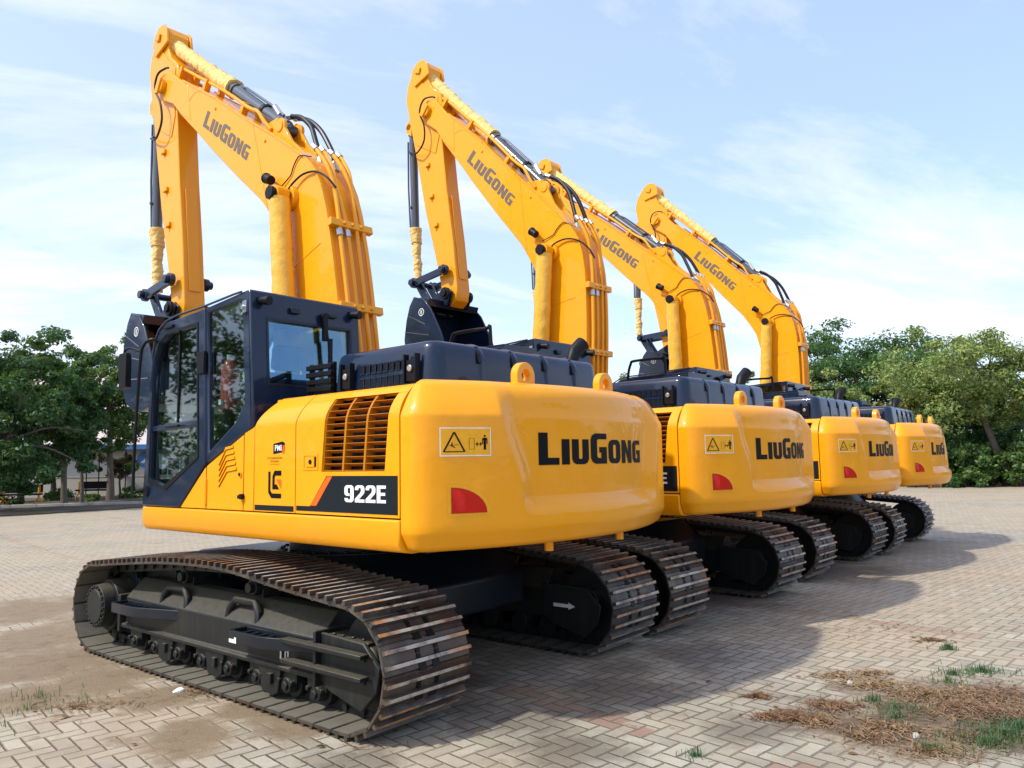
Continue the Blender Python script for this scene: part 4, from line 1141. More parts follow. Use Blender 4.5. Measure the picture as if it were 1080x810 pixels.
# red item in plastic hung inside the nearest cab
w = Matrix.Translation((POSE[0][0], POSE[0][1], 0)) @ Matrix.Rotation(R(POSE[0][2]), 4, 'Z')
mb = MB(); rnd = random.Random(5)
pts = [(.0, 1.22, 2.06+.04*k) for k in range(11)]
mb.tube(pts, [.045, .064, .068, .064, .068, .066, .069, .065, .066, .05, .03], 14); mb.cyl((.0, 1.22, 2.45), (.0, 1.22, 2.50), .025, n=10, mi=1); mb.cyl((.0, 1.22, 1.82), (.0, 1.22, 2.06), .035, .05, 12, mi=2); mb.box(-.02, .02, 1.20, 1.30, 2.10, 2.14, 1)
e = mb.build('extinguisher', ['wrapred', 'white', 'black'], None, smooth=60); e.matrix_world = w
tag(e, 'red cylinder wrapped in clear plastic inside the cab behind the side window', 'extinguisher')

# ------------------------------------------------------------------ ground
def paver_mat():
    m, nt, p = new_mat('herringbone_pavers'); h = NT(nt)
    geo = h.n('ShaderNodeNewGeometry').outputs['Position']
    mp = h.n('ShaderNodeMapping'); h.link(geo, mp.inputs['Vector'])
    mp.inputs['Rotation'].default_value = (0, 0, R(47)); mp.inputs['Scale'].default_value = (1/.104, 1/.104, 1)
    # slight waviness of the laid rows
    nv = h.n('ShaderNodeTexNoise'); h.link(geo, nv.inputs['Vector']); nv.inputs['Scale'].default_value = .9; nv.inputs['Detail'].default_value = 3
    va = h.n('ShaderNodeVectorMath', operation='MULTIPLY_ADD'); h.link(nv.outputs['Color'], va.inputs[0]); va.inputs[1].default_value = (.5, .5, 0); h.link(mp.outputs[0], va.inputs[2])
    sp = h.n('ShaderNodeSeparateXYZ'); h.link(va.outputs[0], sp.inputs[0])
    X, Y = sp.outputs[0], sp.outputs[1]
    i, j = h.math('FLOOR', X), h.math('FLOOR', Y)
    fx, fy = h.math('SUBTRACT', X, i), h.math('SUBTRACT', Y, j)
    k = h.math('FLOORED_MODULO', h.math('ADD', h.math('SUBTRACT', i, j), .25), 4); k = h.math('FLOOR', k)
    isH = h.math('LESS_THAN', k, 1.5); isV = h.math('SUBTRACT', 1, isH)
    is1 = h.math('COMPARE', k, 1, .1); is2 = h.math('COMPARE', k, 2, .1)
    lx = h.math('ADD', fx, is1); ly = h.math('ADD', fy, is2)
    Lx = h.math('ADD', 1, isH); Ly = h.math('ADD', 1, isV)
    dx = h.math('MINIMUM', lx, h.math('SUBTRACT', Lx, lx)); dy = h.math('MINIMUM', ly, h.math('SUBTRACT', Ly, ly))
    d = h.math('MINIMUM', dx, dy)
    idx, idy = h.math('SUBTRACT', i, is1), h.math('SUBTRACT', j, is2)
    cb = h.n('ShaderNodeCombineXYZ'); h.link(idx, cb.inputs[0]); h.link(idy, cb.inputs[1])
    wn = h.n('ShaderNodeTexWhiteNoise', noise_dimensions='2D'); h.link(cb.outputs[0], wn.inputs['Vector'])
    wsep = h.n('ShaderNodeSeparateColor'); h.link(wn.outputs['Color'], wsep.inputs[0])
    # joint mask with chipped edges
    nf = h.noise(geo, 38, 4, .7)
    joint = h.ramp(h.math('ADD', d, h.math('MULTIPLY', h.math('SUBTRACT', nf, .5), .16)), .025, .085)
    # brick colour
    n1 = h.noise(geo, 6, 6, .7); n2 = h.noise(geo, 85, 4, .75); n3 = h.noise(geo, .45, 5, .6); n4 = h.noise(geo, 1.7, 5, .65)
    col = h.mix(wn.outputs['Value'], (.245, .228, .178, 1), (.475, .445, .355, 1))
    col = h.mix(h.ramp(n1, .35, .75), col, (.40, .36, .27, 1))
    col = h.mix(h.math('MULTIPLY', h.ramp(n2, .4, .75), .42), col, (.17, .14, .10, 1))
    # rows of red bricks marking the bays
    rowy = h.math('MULTIPLY', h.math('ADD', idy, 36.0 - .0), 1)
    rm = h.math('FLOORED_MODULO', h.math('ADD', idy, RED_OFF), 38)
    red = h.math('MULTIPLY', h.math('LESS_THAN', rm, 1.5), h.math('GREATER_THAN', h.math('ADD', n4, h.math('MULTIPLY', wsep.outputs[0], .35)), .62))
    col = h.mix(h.math('MULTIPLY', red, .62), col, (.25, .10, .068, 1))
    # grime, sand and worn dust
    grime = h.ramp(n3, .44, .66); grime2 = h.ramp(n4, .46, .70)
    tm = h.n('ShaderNodeMapping'); h.link(geo, tm.inputs[0]); tm.inputs['Rotation'].default_value = (0, 0, R(40)); tm.inputs['Scale'].default_value = (.22, 1.5, 1)
    n5 = h.noise(tm.outputs[0], 1.0, 6, .68); streak = h.ramp(n5, .50, .68)
    col = h.mix(h.math('MULTIPLY', grime2, .55), col, (.21, .165, .11, 1))
    col = h.mix(h.math('MULTIPLY', grime, .6), col, (.45, .345, .22, 1))
    col = h.mix(h.math('MULTIPLY', streak, .55), col, (.33, .24, .15, 1))
    pos = h.n('ShaderNodeSeparateXYZ'); h.link(geo, pos.inputs[0])
    def blob(x, y, r):
        a = h.math('SUBTRACT', pos.outputs[0], x); b = h.math('SUBTRACT', pos.outputs[1], y)
        return h.math('DIVIDE', h.math('SQRT', h.math('ADD', h.math('MULTIPLY', a, a), h.math('MULTIPLY', b, b))), r)
    def patches(l):
        o = None
        for q in l:
            b = blob(*q); o = b if o is None else h.math('MINIMUM', o, b)
        return o
    nw = h.math('MULTIPLY', h.math('SUBTRACT', h.noise(geo, 2.4, 6, .7), .5), 2.6)
    wide = h.ramp(h.math('ADD', patches([(-6.5, 10.5, 3.2), (-10, 16, 5.5), (-4.6, 8.2, 1.6), (8.5, 12.0, 2.6), (13, 20, 6), (5.2, 8.2, 1.5), (18, 30, 8), (-16, 26, 6)]), nw), 1.5, .4)
    wide = h.math('MULTIPLY', wide, h.ramp(h.math('ADD', n1, h.math('MULTIPLY', n2, .5)), .45, .95))
    col = h.mix(h.math('MULTIPLY', wide, .85), col, h.mix(n5, (.30, .225, .14, 1), (.52, .43, .30, 1)))
    spots = h.math('MULTIPLY', h.ramp(h.noise(geo, 3.6, 5, .7), .57, .70), h.ramp(n4, .40, .62))
    col = h.mix(h.math('MULTIPLY', spots, .62), col, (.10, .082, .062, 1))
    # local patches of washed-in sand and oil
    sand = h.ramp(h.math('ADD', patches([(-3.9, 6.7, .8), (-3.2, 6.1, .55), (-2.5, 5.7, .42), (-3.5, 5.75, .45), (-1.72, 5.3, .30), (-2.0, 4.85, .35), (-1.35, 4.95, .30), (-4.6, 7.6, .9), (-5.6, 9.2, 1.0), (2.7, 5.0, .55), (2.2, 4.7, .42), (3.1, 5.2, .4)]), h.math('ADD', nw, h.math('MULTIPLY', h.math('SUBTRACT', n1, .5), 1.2))), 1.25, .55)
    sand = h.math('MULTIPLY', sand, h.ramp(h.math('ADD', n2, h.math('MULTIPLY', sand, .6)), .40, .75))
    peb = h.noise(geo, 150, 3, .8)
    sandc = h.mix(h.ramp(h.math('ADD', h.math('MULTIPLY', n2, .6), h.math('MULTIPLY', peb, .5)), .38, .72), (.13, .09, .05, 1), (.40, .30, .18, 1))
    sandc = h.mix(h.ramp(n1, .5, .75), sandc, (.15, .12, .06, 1))
    col = h.mix(h.math('MAXIMUM', joint, h.math('MULTIPLY', wide, .75)), (.10, .078, .052, 1), col)
    filled = h.ramp(h.math('ADD', n3, h.math('MULTIPLY', n1, .4)), .54, .76)     # sand-filled joints
    col = h.mix(h.math('MULTIPLY', h.math('SUBTRACT', 1, joint), h.math('MULTIPLY', filled, .85)), col, (.34, .27, .175, 1))
    col = h.mix(sand, col, sandc)
    oil = h.ramp(h.math('ADD', patches([(.02, 5.08, .40), (-.28, 5.2, .35), (-.55, 5.9, .5), (1.35, 4.75, .28), (.9, 6.2, .3), (2.4, 9.4, 1.0), (4.4, 11.0, 1.1), (.7, 5.6, .5), (1.5, 6.6, .5), (.3, 4.5, .4), (-.9, 4.35, .3)]), nw), 1.15, .45)
    col = h.mix(h.math('MULTIPLY', oil, .58), col, (.085, .068, .05, 1))
    earth = h.ramp(h.math('ADD', patches([(2.05, 5.19, .22), (2.5, 5.62, .25), (2.8, 5.38, .36), (3.15, 5.3, .42), (2.95, 4.95, .36), (1.72, 4.98, .22), (2.15, 4.72, .28), (2.75, 4.6, .32), (3.1, 4.6, .35), (2.4, 5.0, .25)]), nw), 1.3, .5)
    col = h.mix(h.math('MULTIPLY', earth, h.ramp(n2, .25, .6, .45, .95)), col, h.mix(peb, (.055, .038, .024, 1), (.17, .115, .07, 1)))
    h.link(col, p.inputs['Base Color'])
    p.inputs['Roughness'].default_value = .78; p.inputs['Specular IOR Level'].default_value = .35
    hgt = h.math('MULTIPLY', h.math('MULTIPLY', h.math('SUBTRACT', 1, h.math('MULTIPLY', wide, .7)), h.math('SUBTRACT', 1, sand)), h.ramp(h.math('ADD', d, h.math('MULTIPLY', h.math('SUBTRACT', nf, .5), .10)), .02, .11))
    hgt = h.math('ADD', hgt, h.math('MULTIPLY', n2, .30)); hgt = h.math('ADD', hgt, h.math('MULTIPLY', h.math('MULTIPLY', peb, sand), .8)); hgt = h.math('ADD', hgt, h.math('MULTIPLY', wsep.outputs[1], .3))
    b = h.n('ShaderNodeBump'); b.inputs['Strength'].default_value = .9; b.inputs['Distance'].default_value = .011
    h.link(hgt, b.inputs['Height']); h.link(b.outputs[0], p.inputs['Normal'])
    return m
RED_OFF = 0
def red_offset():
    c, s = math.cos(R(47)), math.sin(R(47))
    x, y = .15, 5.38
    return -math.floor((s*x+c*y)/.104+.25)
RED_OFF = red_offset()+38*4
M['pavers'] = paver_mat()
mb = MB(); G = 300
mb.add([(-G, -G, 0), (G, -G, 0), (G, G, 0), (-G, G, 0)], [(0,1,2,3)])
tag(mb.build('ground', 'pavers', None, smooth=0), kind='structure', label='herringbone paved yard with sand and grime')

def soil_mat():
    m, nt, p = new_mat('soil'); h = NT(nt)
    geo = h.n('ShaderNodeNewGeometry').outputs['Position']
    n1 = h.noise(geo, .8, 6, .7); n2 = h.noise(geo, 14, 5, .75)
    col = h.mix(h.ramp(n1, .35, .7), (.060, .045, .030, 1), (.15, .115, .075, 1))
    col = h.mix(h.ramp(n2, .45, .8), col, (.10, .12, .045, 1))
    h.link(col, p.inputs['Base Color']); p.inputs['Roughness'].default_value = .95
    b = h.n('ShaderNodeBump'); b.inputs['Strength'].default_value = 1; b.inputs['Distance'].default_value = .06
    h.link(n2, b.inputs['Height']); h.link(b.outputs[0], p.inputs['Normal'])
    return m
M['soil'] = soil_mat()
def verge(name, edge, far, label):
    rnd = random.Random(len(name)); pts = []
    for a, b in zip(edge, edge[1:]):
        for i in range(24):
            t = i/24; x, y = lerp(a[0], b[0], t), lerp(a[1], b[1], t)
            pts.append((x+rnd.uniform(-.15, .15), y+rnd.uniform(-.15, .15)))
    pts.append(edge[-1])
    mb = MB(); mb.prism(pts+far, -.05, .055, 'z')
    tag(mb.build(name, 'soil', None, smooth=0), kind='structure', label=label)
verge('soil', [(-60, 8), (-30, 20.5), (-17.6, 27.6), (-13.2, 34.0), (-6, 45)], [(-6, 60), (-60, 60)], 'bare soil strip under the left trees')
verge('soil', [(6, 45.5), (16, 38.6), (24.5, 38.0), (33, 34), (50, 22)], [(60, 60), (6, 60)], 'bare soil strip under the right trees')

# ------------------------------------------------------------------ trees
def leaves_mesh(name, clumps, size, mat, parent, seed, flat=0., per=70, droop=0.):
    """clumps: (x,y,z,rx,rz). Many separate leaf faces through each clump's volume."""
    g = np.random.default_rng(seed)
    C = np.array(clumps); n = len(C)*per
    idx = np.repeat(np.arange(len(C)), per)
    d = g.normal(size=(n, 3)); d /= np.linalg.norm(d, axis=1)[:, None]
    r = g.random(n)**.45
    pos = C[idx, :3]+d*(r*1.0)[:, None]*np.stack([C[idx, 3], C[idx, 3], C[idx, 4]], 1)
    nrm = d*.7+g.normal(size=(n, 3))*.6; nrm[:, 2] += .55+flat; nrm /= np.linalg.norm(nrm, axis=1)[:, None]
    a = np.cross(nrm, g.normal(size=(n, 3))); a /= np.linalg.norm(a, axis=1)[:, None]
    a[:, 2] -= droop; a /= np.linalg.norm(a, axis=1)[:, None]
    b = np.cross(nrm, a); b /= np.maximum(1e-6, np.linalg.norm(b, axis=1))[:, None]
    s = size*(.6+.8*g.random(n))[:, None]
    bend = nrm*s*.18
    v = np.stack([pos-a*s*.6, pos+b*s*.30+bend*.4, pos+a*s*.6-bend, pos-b*s*.30+bend*.4], 1).reshape(-1, 3)
    me = bpy.data.meshes.new(name)
    me.vertices.add(n*4); me.vertices.foreach_set('co', v.astype(np.float32).ravel())
    me.loops.add(n*4); me.loops.foreach_set('vertex_index', np.arange(n*4, dtype=np.int32))
    me.polygons.add(n); me.polygons.foreach_set('loop_start', np.arange(0, n*4, 4, dtype=np.int32))
    me.polygons.foreach_set('loop_total', np.full(n, 4, dtype=np.int32))
    me.materials.append(M[mat]); me.update(calc_edges=True); me.validate()
    ob = bpy.data.objects.new(name, me); COL.objects.link(ob)
    if parent: ob.parent = parent
    return ob

def tree(kind, x, y, h, r, label, mat, seed, trunk_h=.3, tr=.16, lean=(0, 0), nb=7, ncl=60, size=.22, per=80, layered=False, zr=None, group=None, bark='bark', cl=(.55, .95), forks=None, cat='tree', ccx=(0, 0)):
    """tapered trunk with limbs reaching clumps of leaves scattered through an uneven crown"""
    g = random.Random(seed)
    t = empty(kind, (x, y, 0)); tag(t, label, cat, group)
    zr = zr or h*(1-trunk_h)*.55
    cz = h-zr
    top = Vector((lean[0]*.8, lean[1]*.8, cz-zr*.25))
    mb = MB()
    mid = Vector((lean[0]*.35+g.uniform(-.1, .1), lean[1]*.35, top.z*.5))
    mb.tube([Vector((0, 0, -.1)), Vector((lean[0]*.1, 0, top.z*.22)), mid, top], [tr*1.35, tr*1.05, tr*.9, tr*.65]+[], 10)
    # clumps
    clumps = []
    lob = [(g.uniform(0, 6.28), g.uniform(.7, 1.12)) for _ in range(6)]
    k = 0
    while len(clumps) < ncl and k < 5000:
        k += 1
        d = Vector((g.gauss(0, 1), g.gauss(0, 1), g.gauss(0, 1))).normalized()
        az = math.atan2(d.y, d.x); f = 1
        for a, s in lob: f += (s-.9)*max(0, math.cos(az-a))**4*1.1
        rad = (g.random()**.38)*f*g.uniform(.82, 1.10)
        p = Vector((lean[0]+ccx[0]+d.x*r*rad, lean[1]+ccx[1]+d.y*r*rad, cz+d.z*zr*rad))
        if layered: rad = min(rad, 1.0); p.x, p.y = lean[0]+d.x*r*rad, lean[1]+d.y*r*rad; p.z = cz+zr*(round((d.z*rad)*2.6+g.uniform(-.3, .3))/2.6)+g.uniform(-.25, .25)
        if p.z < .3: continue
        cr = r*g.uniform(.13, .25) if not layered else r*g.uniform(.20, .34)
        clumps.append((p.x, p.y, p.z, cr*g.uniform(*cl)/.75, cr*(.34 if layered else g.uniform(.55, .9))))
    # limbs
    fork = [top, mid.lerp(top, .6), mid.lerp(top, .85)]
    for i in range(nb):
        c = clumps[int(i*len(clumps)/nb)]; e = Vector(c[:3]); s = fork[i % 3]
        q = s.lerp(e, .45)+Vector((g.uniform(-.2, .2), g.uniform(-.2, .2), .12*(e-s).length))
        pts = spline([s, q, e], 5); m = len(pts)
        mb.tube(pts, [lerp(tr*.5, tr*.10, j/(m-1)) for j in range(m)], 7)
        for _ in range(2):
            e2 = Vector(g.choice(clumps)[:3])
            if (e2-q).length < r*.9: mb.tube([q, q.lerp(e2, .5)+Vector((0, 0, .1)), e2], [tr*.25, tr*.16, tr*.06], 6)
    mb.build('trunk', bark, t, smooth=60)
    leaves_mesh('crown', clumps, size, mat, t, seed, flat=.5 if layered else 0, per=per)
    return t

def bush(kind, x, y, h, r, label, mat, seed, size=.2, ncl=34, per=80, group=None):
    g = random.Random(seed); t = empty(kind, (x, y, 0)); tag(t, label, 'shrub', group)
    mb = MB(); cl = []
    for i in range(ncl):
        a = g.uniform(0, 6.28); q = math.sqrt(g.random())
        z = h*g.uniform(.12, 1)*(1-.45*q*q)
        c = (q*r*math.cos(a), q*r*math.sin(a), z, r*g.uniform(.2, .34), r*g.uniform(.16, .26)); cl.append(c)
        if i % 4 == 0: mb.tube([(c[0]*.2, c[1]*.2, -.05), (c[0]*.7, c[1]*.7, z*.6), c[:3]], [.04, .03, .012], 6)
    mb.build('stem', 'bark', t)
    leaves_mesh('foliage', cl, size, mat, t, seed, per=per)
    return t

def at(u, d): return (u-540)/813*d, d-.0
def hz(u, v, d): return 1.62+((485-(u-540)*.0184)-v)/813*d
GL, GR = 'trees in front of the pale building', 'trees along the right edge of the yard'
X, Y = at(-5, 30); tree('broadleaf_tree', X, Y, hz(15, 354, 30), 2.6, 'dark bushy tree cut by the left edge of the view', 'leaf_dark', 1, .16, .15, (.5, 0), 8, 110, .165, 170, zr=3.3, group=GL)
X, Y = at(70, 34); tree('broadleaf_tree', X, Y, hz(45, 352, 34), 2.15, 'dark green tree with a slim dark trunk and low hanging leaves', 'leaf_dark', 2, .28, .12, (-.5, 0), 8, 115, .155, 170, zr=3.05, group=GL)
X, Y = at(118, 38); tree('broadleaf_tree', X, Y, hz(115, 358, 38), 2.05, 'loose lighter green tree with a pale branching trunk near the cab', 'leaf_mid', 3, .30, .16, (-.15, 0), 10, 104, .16, 120, zr=2.85, group=GL)
X, Y = at(88, 36.3); tree('broadleaf_tree', X, Y, hz(88, 425, 36), 1.15, 'short dark tree filling the gap between the two trunks', 'leaf_dark', 8, .3, .08, (0, 0), 5, 40, .17, 90, zr=1.25, group=GL)
X, Y = at(128, 42); tree('umbrella_tree', X, Y, hz(125, 478, 42), 1.35, 'small brown umbrella shaped tree before the blue fascia', 'leaf_brown', 4, .55, .06, (0, 0), 6, 26, .14, 90, zr=.62, group=GL)
X, Y = at(24, 38); tree('broadleaf_tree', X, Y, hz(30, 395, 38), 2.2, 'dark tree standing behind the two bushy trees on the left', 'leaf_dark', 5, .18, .14, (0, 0), 6, 50, .24, 80, group=GL)
X, Y = at(196, 44); tree('broadleaf_tree', X, Y, hz(195, 400, 44), 2.3, 'green tree seen through the glass of the nearest cab', 'leaf_mid', 6, .28, .15, (0, 0), 6, 46, .24, 70, group=GL)
X, Y = at(58, 41); tree('broadleaf_tree', X, Y, hz(58, 400, 41), 2.4, 'dark tree standing against the shed between the left trunks', 'leaf_dark', 31, .16, .13, (0, 0), 6, 80, .22, 90, zr=2.5, group=GL)
X, Y = at(166, 41); tree('broadleaf_tree', X, Y, hz(166, 352, 41), 2.3, 'dark tree behind the front window of the nearest cab', 'leaf_dark', 32, .2, .14, (0, 0), 6, 80, .22, 90, zr=3.2, group=GL)
X, Y = at(232, 43); tree('broadleaf_tree', X, Y, hz(232, 348, 43), 2.4, 'dark tree behind the rear side window of the nearest cab', 'leaf_dark', 33, .2, .14, (0, 0), 6, 80, .22, 90, zr=3.2, group=GL)
# right-hand side
X, Y = at(905, 50); tree('spreading_tree', X, Y, hz(905, 350, 50), 5.2, 'tall dark green tree with flat spreading layers of foliage', 'leaf_dark', 10, .25, .26, (0, 0), 12, 150, .22, 190, layered=True, zr=3.9, group=GR)
X, Y = at(1056, 37); tree('broadleaf_tree', X, Y, hz(1020, 340, 37), 3.5, 'large pale green tree with a leaning pale trunk that forks', 'leaf_pale', 11, .36, .17, (-1.5, .3), 14, 105, .15, 190, zr=2.5, group=GR)
X, Y = at(872, 43); tree('broadleaf_tree', X, Y, hz(872, 388, 43), 2.2, 'round pale green tree peeping over the third excavator hood', 'leaf_pale', 12, .2, .12, (0, 0), 6, 60, .15, 170, group=GR)
X, Y = at(962, 40); tree('flowering_tree', X, Y, hz(958, 384, 40), 2.1, 'pale green tree dotted with yellow leaves behind the last excavator', 'leaf_olive', 13, .2, .12, (0, 0), 6, 64, .15, 170, group=GR)
X, Y = at(1100, 36); tree('broadleaf_tree', X, Y, hz(1085, 342, 36), 2.8, 'pale green tree cut by the right edge of the view', 'leaf_pale', 14, .25, .15, (0, 0), 7, 70, .15, 170, group=GR)
X, Y = at(693, 72); tree('broadleaf_tree', X, Y, hz(693, 372, 72), 3.2, 'far pale tree showing between the second and third excavators', 'leaf_pale', 15, .25, .2, (0, 0), 5, 40, .34, 70, group=GR)
X, Y = at(780, 62); tree('broadleaf_tree', X, Y, hz(780, 387, 62), 2.6, 'far pale tree showing below the third boom', 'leaf_pale', 16, .25, .2, (0, 0), 5, 40, .30, 70, group=GR)
X, Y = at(1000, 47); tree('broadleaf_tree', X, Y, hz(1000, 392, 47), 3.0, 'mid green tree behind the leaning pale trunk', 'leaf_mid', 17, .2, .15, (0, 0), 6, 54, .24, 90, group=GR)
X, Y = at(1046, 42); tree('broadleaf_tree', X, Y, hz(1046, 412, 42), 2.6, 'dense dark tree deep in shade behind the leaning trunk', 'leaf_dark', 18, .1, .14, (0, 0), 6, 64, .24, 90, group=GR)
X, Y = at(985, 52); t = empty('bare_tree', (X, Y, 0)); tag(t, 'leafless grey twigs rising above the pale trees', 'tree', GR)
mb = MB(); g = random.Random(9); mb.tube([(0, 0, 0), (.1, 0, 4), (0, 0, 7.2)], [.12, .1, .05], 8)
for k in range(26):
    z = g.uniform(5.6, 7.2); a = g.uniform(0, 6.28); L = g.uniform(.8, 1.9)
    mb.tube([(0, 0, z), (L*.5*math.cos(a), L*.4*math.sin(a), z+L*.6), (L*math.cos(a), L*.8*math.sin(a), z+L*1.1)], [.03, .02, .008], 5)
mb.build('trunk', 'bark', t)
SH = [(985, 37.0, 2.6, 1.25, 'leaf_dark', 'dark leafy shrub beside the last counterweight'), (1018, 36.6, 2.2, 1.15, 'leaf_mid', 'glossy mid green shrub left of the leaning trunk'),
      (1040, 38.2, 3.3, 1.4, 'leaf_dark', 'dark shrub right behind the leaning trunk'), (1072, 36.2, 2.4, 1.2, 'leaf_mid', 'mid green shrub at the right edge of the view'),
      (1000, 39.5, 3.6, 1.7, 'leaf_dark', 'tall dark shrub behind the shrub by the counterweight'), (955, 40.5, 2.8, 1.8, 'leaf_dark', 'dark shrub hidden low behind the last excavator'), (1105, 37, 3.0, 1.5, 'leaf_dark', 'dark shrub beyond the right edge of the view')]
for k, (u, d, hh, r, mt, lb) in enumerate(SH):
    X, Y = at(u, d); bush('shrub', X, Y, hh, r, lb, mt, 40+k, .17, 40, 90, 'shrubs below the right trees')
for k, (u, d, hh, r, lb) in enumerate([(-4, 33, 1.3, 1.0, 'low dark shrub at the left edge of the view'), (98, 37.5, .45, .4, 'small bright green plant at the foot of the left trees'), (60, 39.5, .6, .8, 'low green plant in front of the boundary wall'), (140, 41, .6, .8, 'low green plant behind the cab by the boundary wall')]):
    X, Y = at(u, d); bush('low_shrub', X, Y, hh, r, lb, 'leaf_mid' if k else 'leaf_dark', 60+k, .12, 16, 60, 'low plants below the left trees')
# woods that close the yard outside the view and are mirrored in paint and glass
def belt(name, pts, label, seed, mat, up=1.0):
    g = random.Random(seed); cl = []
    for a, b in zip(pts, pts[1:]):
        L = math.hypot(b[0]-a[0], b[1]-a[1]); n = int(L*2.3)
        for i in range(n):
            t = g.random(); x, y = lerp(a[0], b[0], t), lerp(a[1], b[1], t); top = (5.5+1.8*math.sin(x*.35+y*.21)+1.0*math.sin(x*.9))*up
            for _ in range(int(4*up)): cl.append((x+g.uniform(-1.5, 1.5), y+g.uniform(-1.5, 1.5), g.uniform(.4, top), g.uniform(.7, 1.3), g.uniform(.5, 1.0)))
    o = leaves_mesh(name, cl, .28, mat, None, seed, per=85); tag(o, label, kind='stuff')
belt('woods', [(30, 34), (40, 20), (44, 4), (40, -14)], 'continuous green wood along the right side of the yard', 5, 'leaf_mid')
belt('woods', [(-27, 26), (-36, 12), (-38, -4), (-34, -16)], 'continuous green wood along the left side of the yard', 6, 'leaf_mid', 1.9)
belt('woods', [(18, 58), (30, 55), (46, 50)], 'far green wood closing the view behind the right trees', 7, 'leaf_mid', 1.45)

# ------------------------------------------------------------------ building, wall and small things on the left
b = empty('building', (-27.0, 50.0, 0), R(11)); tag(b, 'long pale shed with a blue fascia and light sloping roof behind the left trees', 'building')
mb = MB(); mb.box(-26, 26, 0, .3, 0, 2.95); mb.box(-26, -25.7, .3, 15, 0, 9); mb.box(25.7, 26, .3, 15, 0, 9); mb.box(-26, 26, 15, 15.3, 0, 9); mb.build('wall', 'wallwhite', b)
mb = MB(); mb.box(-26.3, 26.3, -.75, -.6, 2.78, 3.12); mb.build('fascia', 'bluepaint', b, bevel=.02)
mb = MB(); mb.prism([(-.59,3.02),(6.4,6.6),(6.4,7.4),(8.2,8.9),(10.0,7.4),(15.4,5.2),(15.4,5.1),(8.2,8.75),(-.59,2.92)], -26.3, 26.3, 'x'); mb.build('roof', 'roofgrey', b, smooth=0)
for x in (-9.6, -6.2, 4.4, 8.0):
    mb = MB(); mb.box(x-.7, x+.7, -.03, -.003, 1.1, 2.2); f = mb.build('window', 'windowdark', b)
    mb = MB(); mb.ring([(x-.78,1.02),(x+.78,1.02),(x+.78,2.28),(x-.78,2.28)], [(x-.7,1.1),(x+.7,1.1),(x+.7,2.2),(x-.7,2.2)], -.06, -.032, 'y'); mb.box(x-.03, x+.03, -.055, -.031, 1.1, 2.2); mb.build('frame', 'white', f)
# disc signs under the fascia
for (x, z, r, mt, lb) in ((3.05, 2.15, .52, 'bluepaint', 'round blue sign with a white swoosh on the pale shed'), (3.92, 2.02, .50, 'white', 'plain white round sign beside the blue one on the shed')):
    s = MB(); s.cyl((x, -.12, z), (x, -.03, z), r, n=28); 
    if mt == 'bluepaint': 
        s.add([], [])
        s.prism([(x-.30,z-.20),(x-.05,z+.02),(x+.18,z+.30),(x+.34,z+.32),(x+.12,z+.02),(x-.10,z-.26)], -.135, -.122, 'y', 1)
    s = s.build('round_sign', [mt, 'white'], None); s.matrix_world = Matrix.Translation((-27, 50, 0)) @ Matrix.Rotation(R(11), 4, 'Z'); tag(s, lb, 'sign')
mb = MB(); mb.box(-24, 24, 0, .15, 0, 1.12); mb.box(-24, 24, -.02, .17, 1.12, 1.18)
wl = mb.build('boundary_wall', 'wallwhite', None); wl.location = (-25.5, 43.8, 0); wl.rotation_euler = (0, 0, R(11)); tag(wl, 'low whitewashed boundary wall behind the left tree trunks', 'wall')
for k in range(3):
    mb = MB(); mb.cyl((0, 0, 0), (0, 0, 2.6), .03, n=8); mb.box(-.05, .05, -.03, .03, 2.3, 2.45)
    u = (105, 92, 133)[k]; X, Y = at(u, 41.5); o = mb.build('thin_post', 'steel', None); o.location = (X, Y, 0); tag(o, ('thin dark post left of the branching trunk', 'thin dark post between the two left trunks', 'thin dark post right of the branching trunk')[k], 'post', 'thin posts by the boundary wall')
mb = MB()   # kerb between soil and path
for i in range(16): mb.box(-6+i*1.0, -5.02+i*1.0, -.09, .09, 0, .16)
kb = mb.build('kerb', 'concrete', None, bevel=.015); kb.location = (-20.2, 33.0, 0); kb.rotation_euler = (0, 0, R(14)); tag(kb, kind='structure', label='pale concrete kerb under the left trees')
for k, (u, d, lb) in enumerate(((43, 33.6, 'dark garden bench with a yellow forked leg, at the left edge'), (116.5, 38.6, 'dark bench with a yellow forked leg beside the branching trunk'))):
    X, Y = at(u, d); t = empty('bench', (X, Y, 0), R(8)); tag(t, lb, 'bench', 'benches under the left trees')
    mb = MB(); mb.box(-1.5, .05, -.25, .25, .52, .60); mb.box(-1.5, .05, .22, .27, .62, .98); mb.build('seat', 'black', t, bevel=.01)
    for x in (0, -1.4):
        mb = MB(); mb.tube([(x-.16, 0, 0), (x-.13, 0, .22), (x, 0, .40), (x+.13, 0, .22), (x+.16, 0, 0)], .035, 8, smooth=3); mb.tube([(x, 0, .38), (x, 0, .95)], .05, 8); mb.build('leg', 'yellow', t)

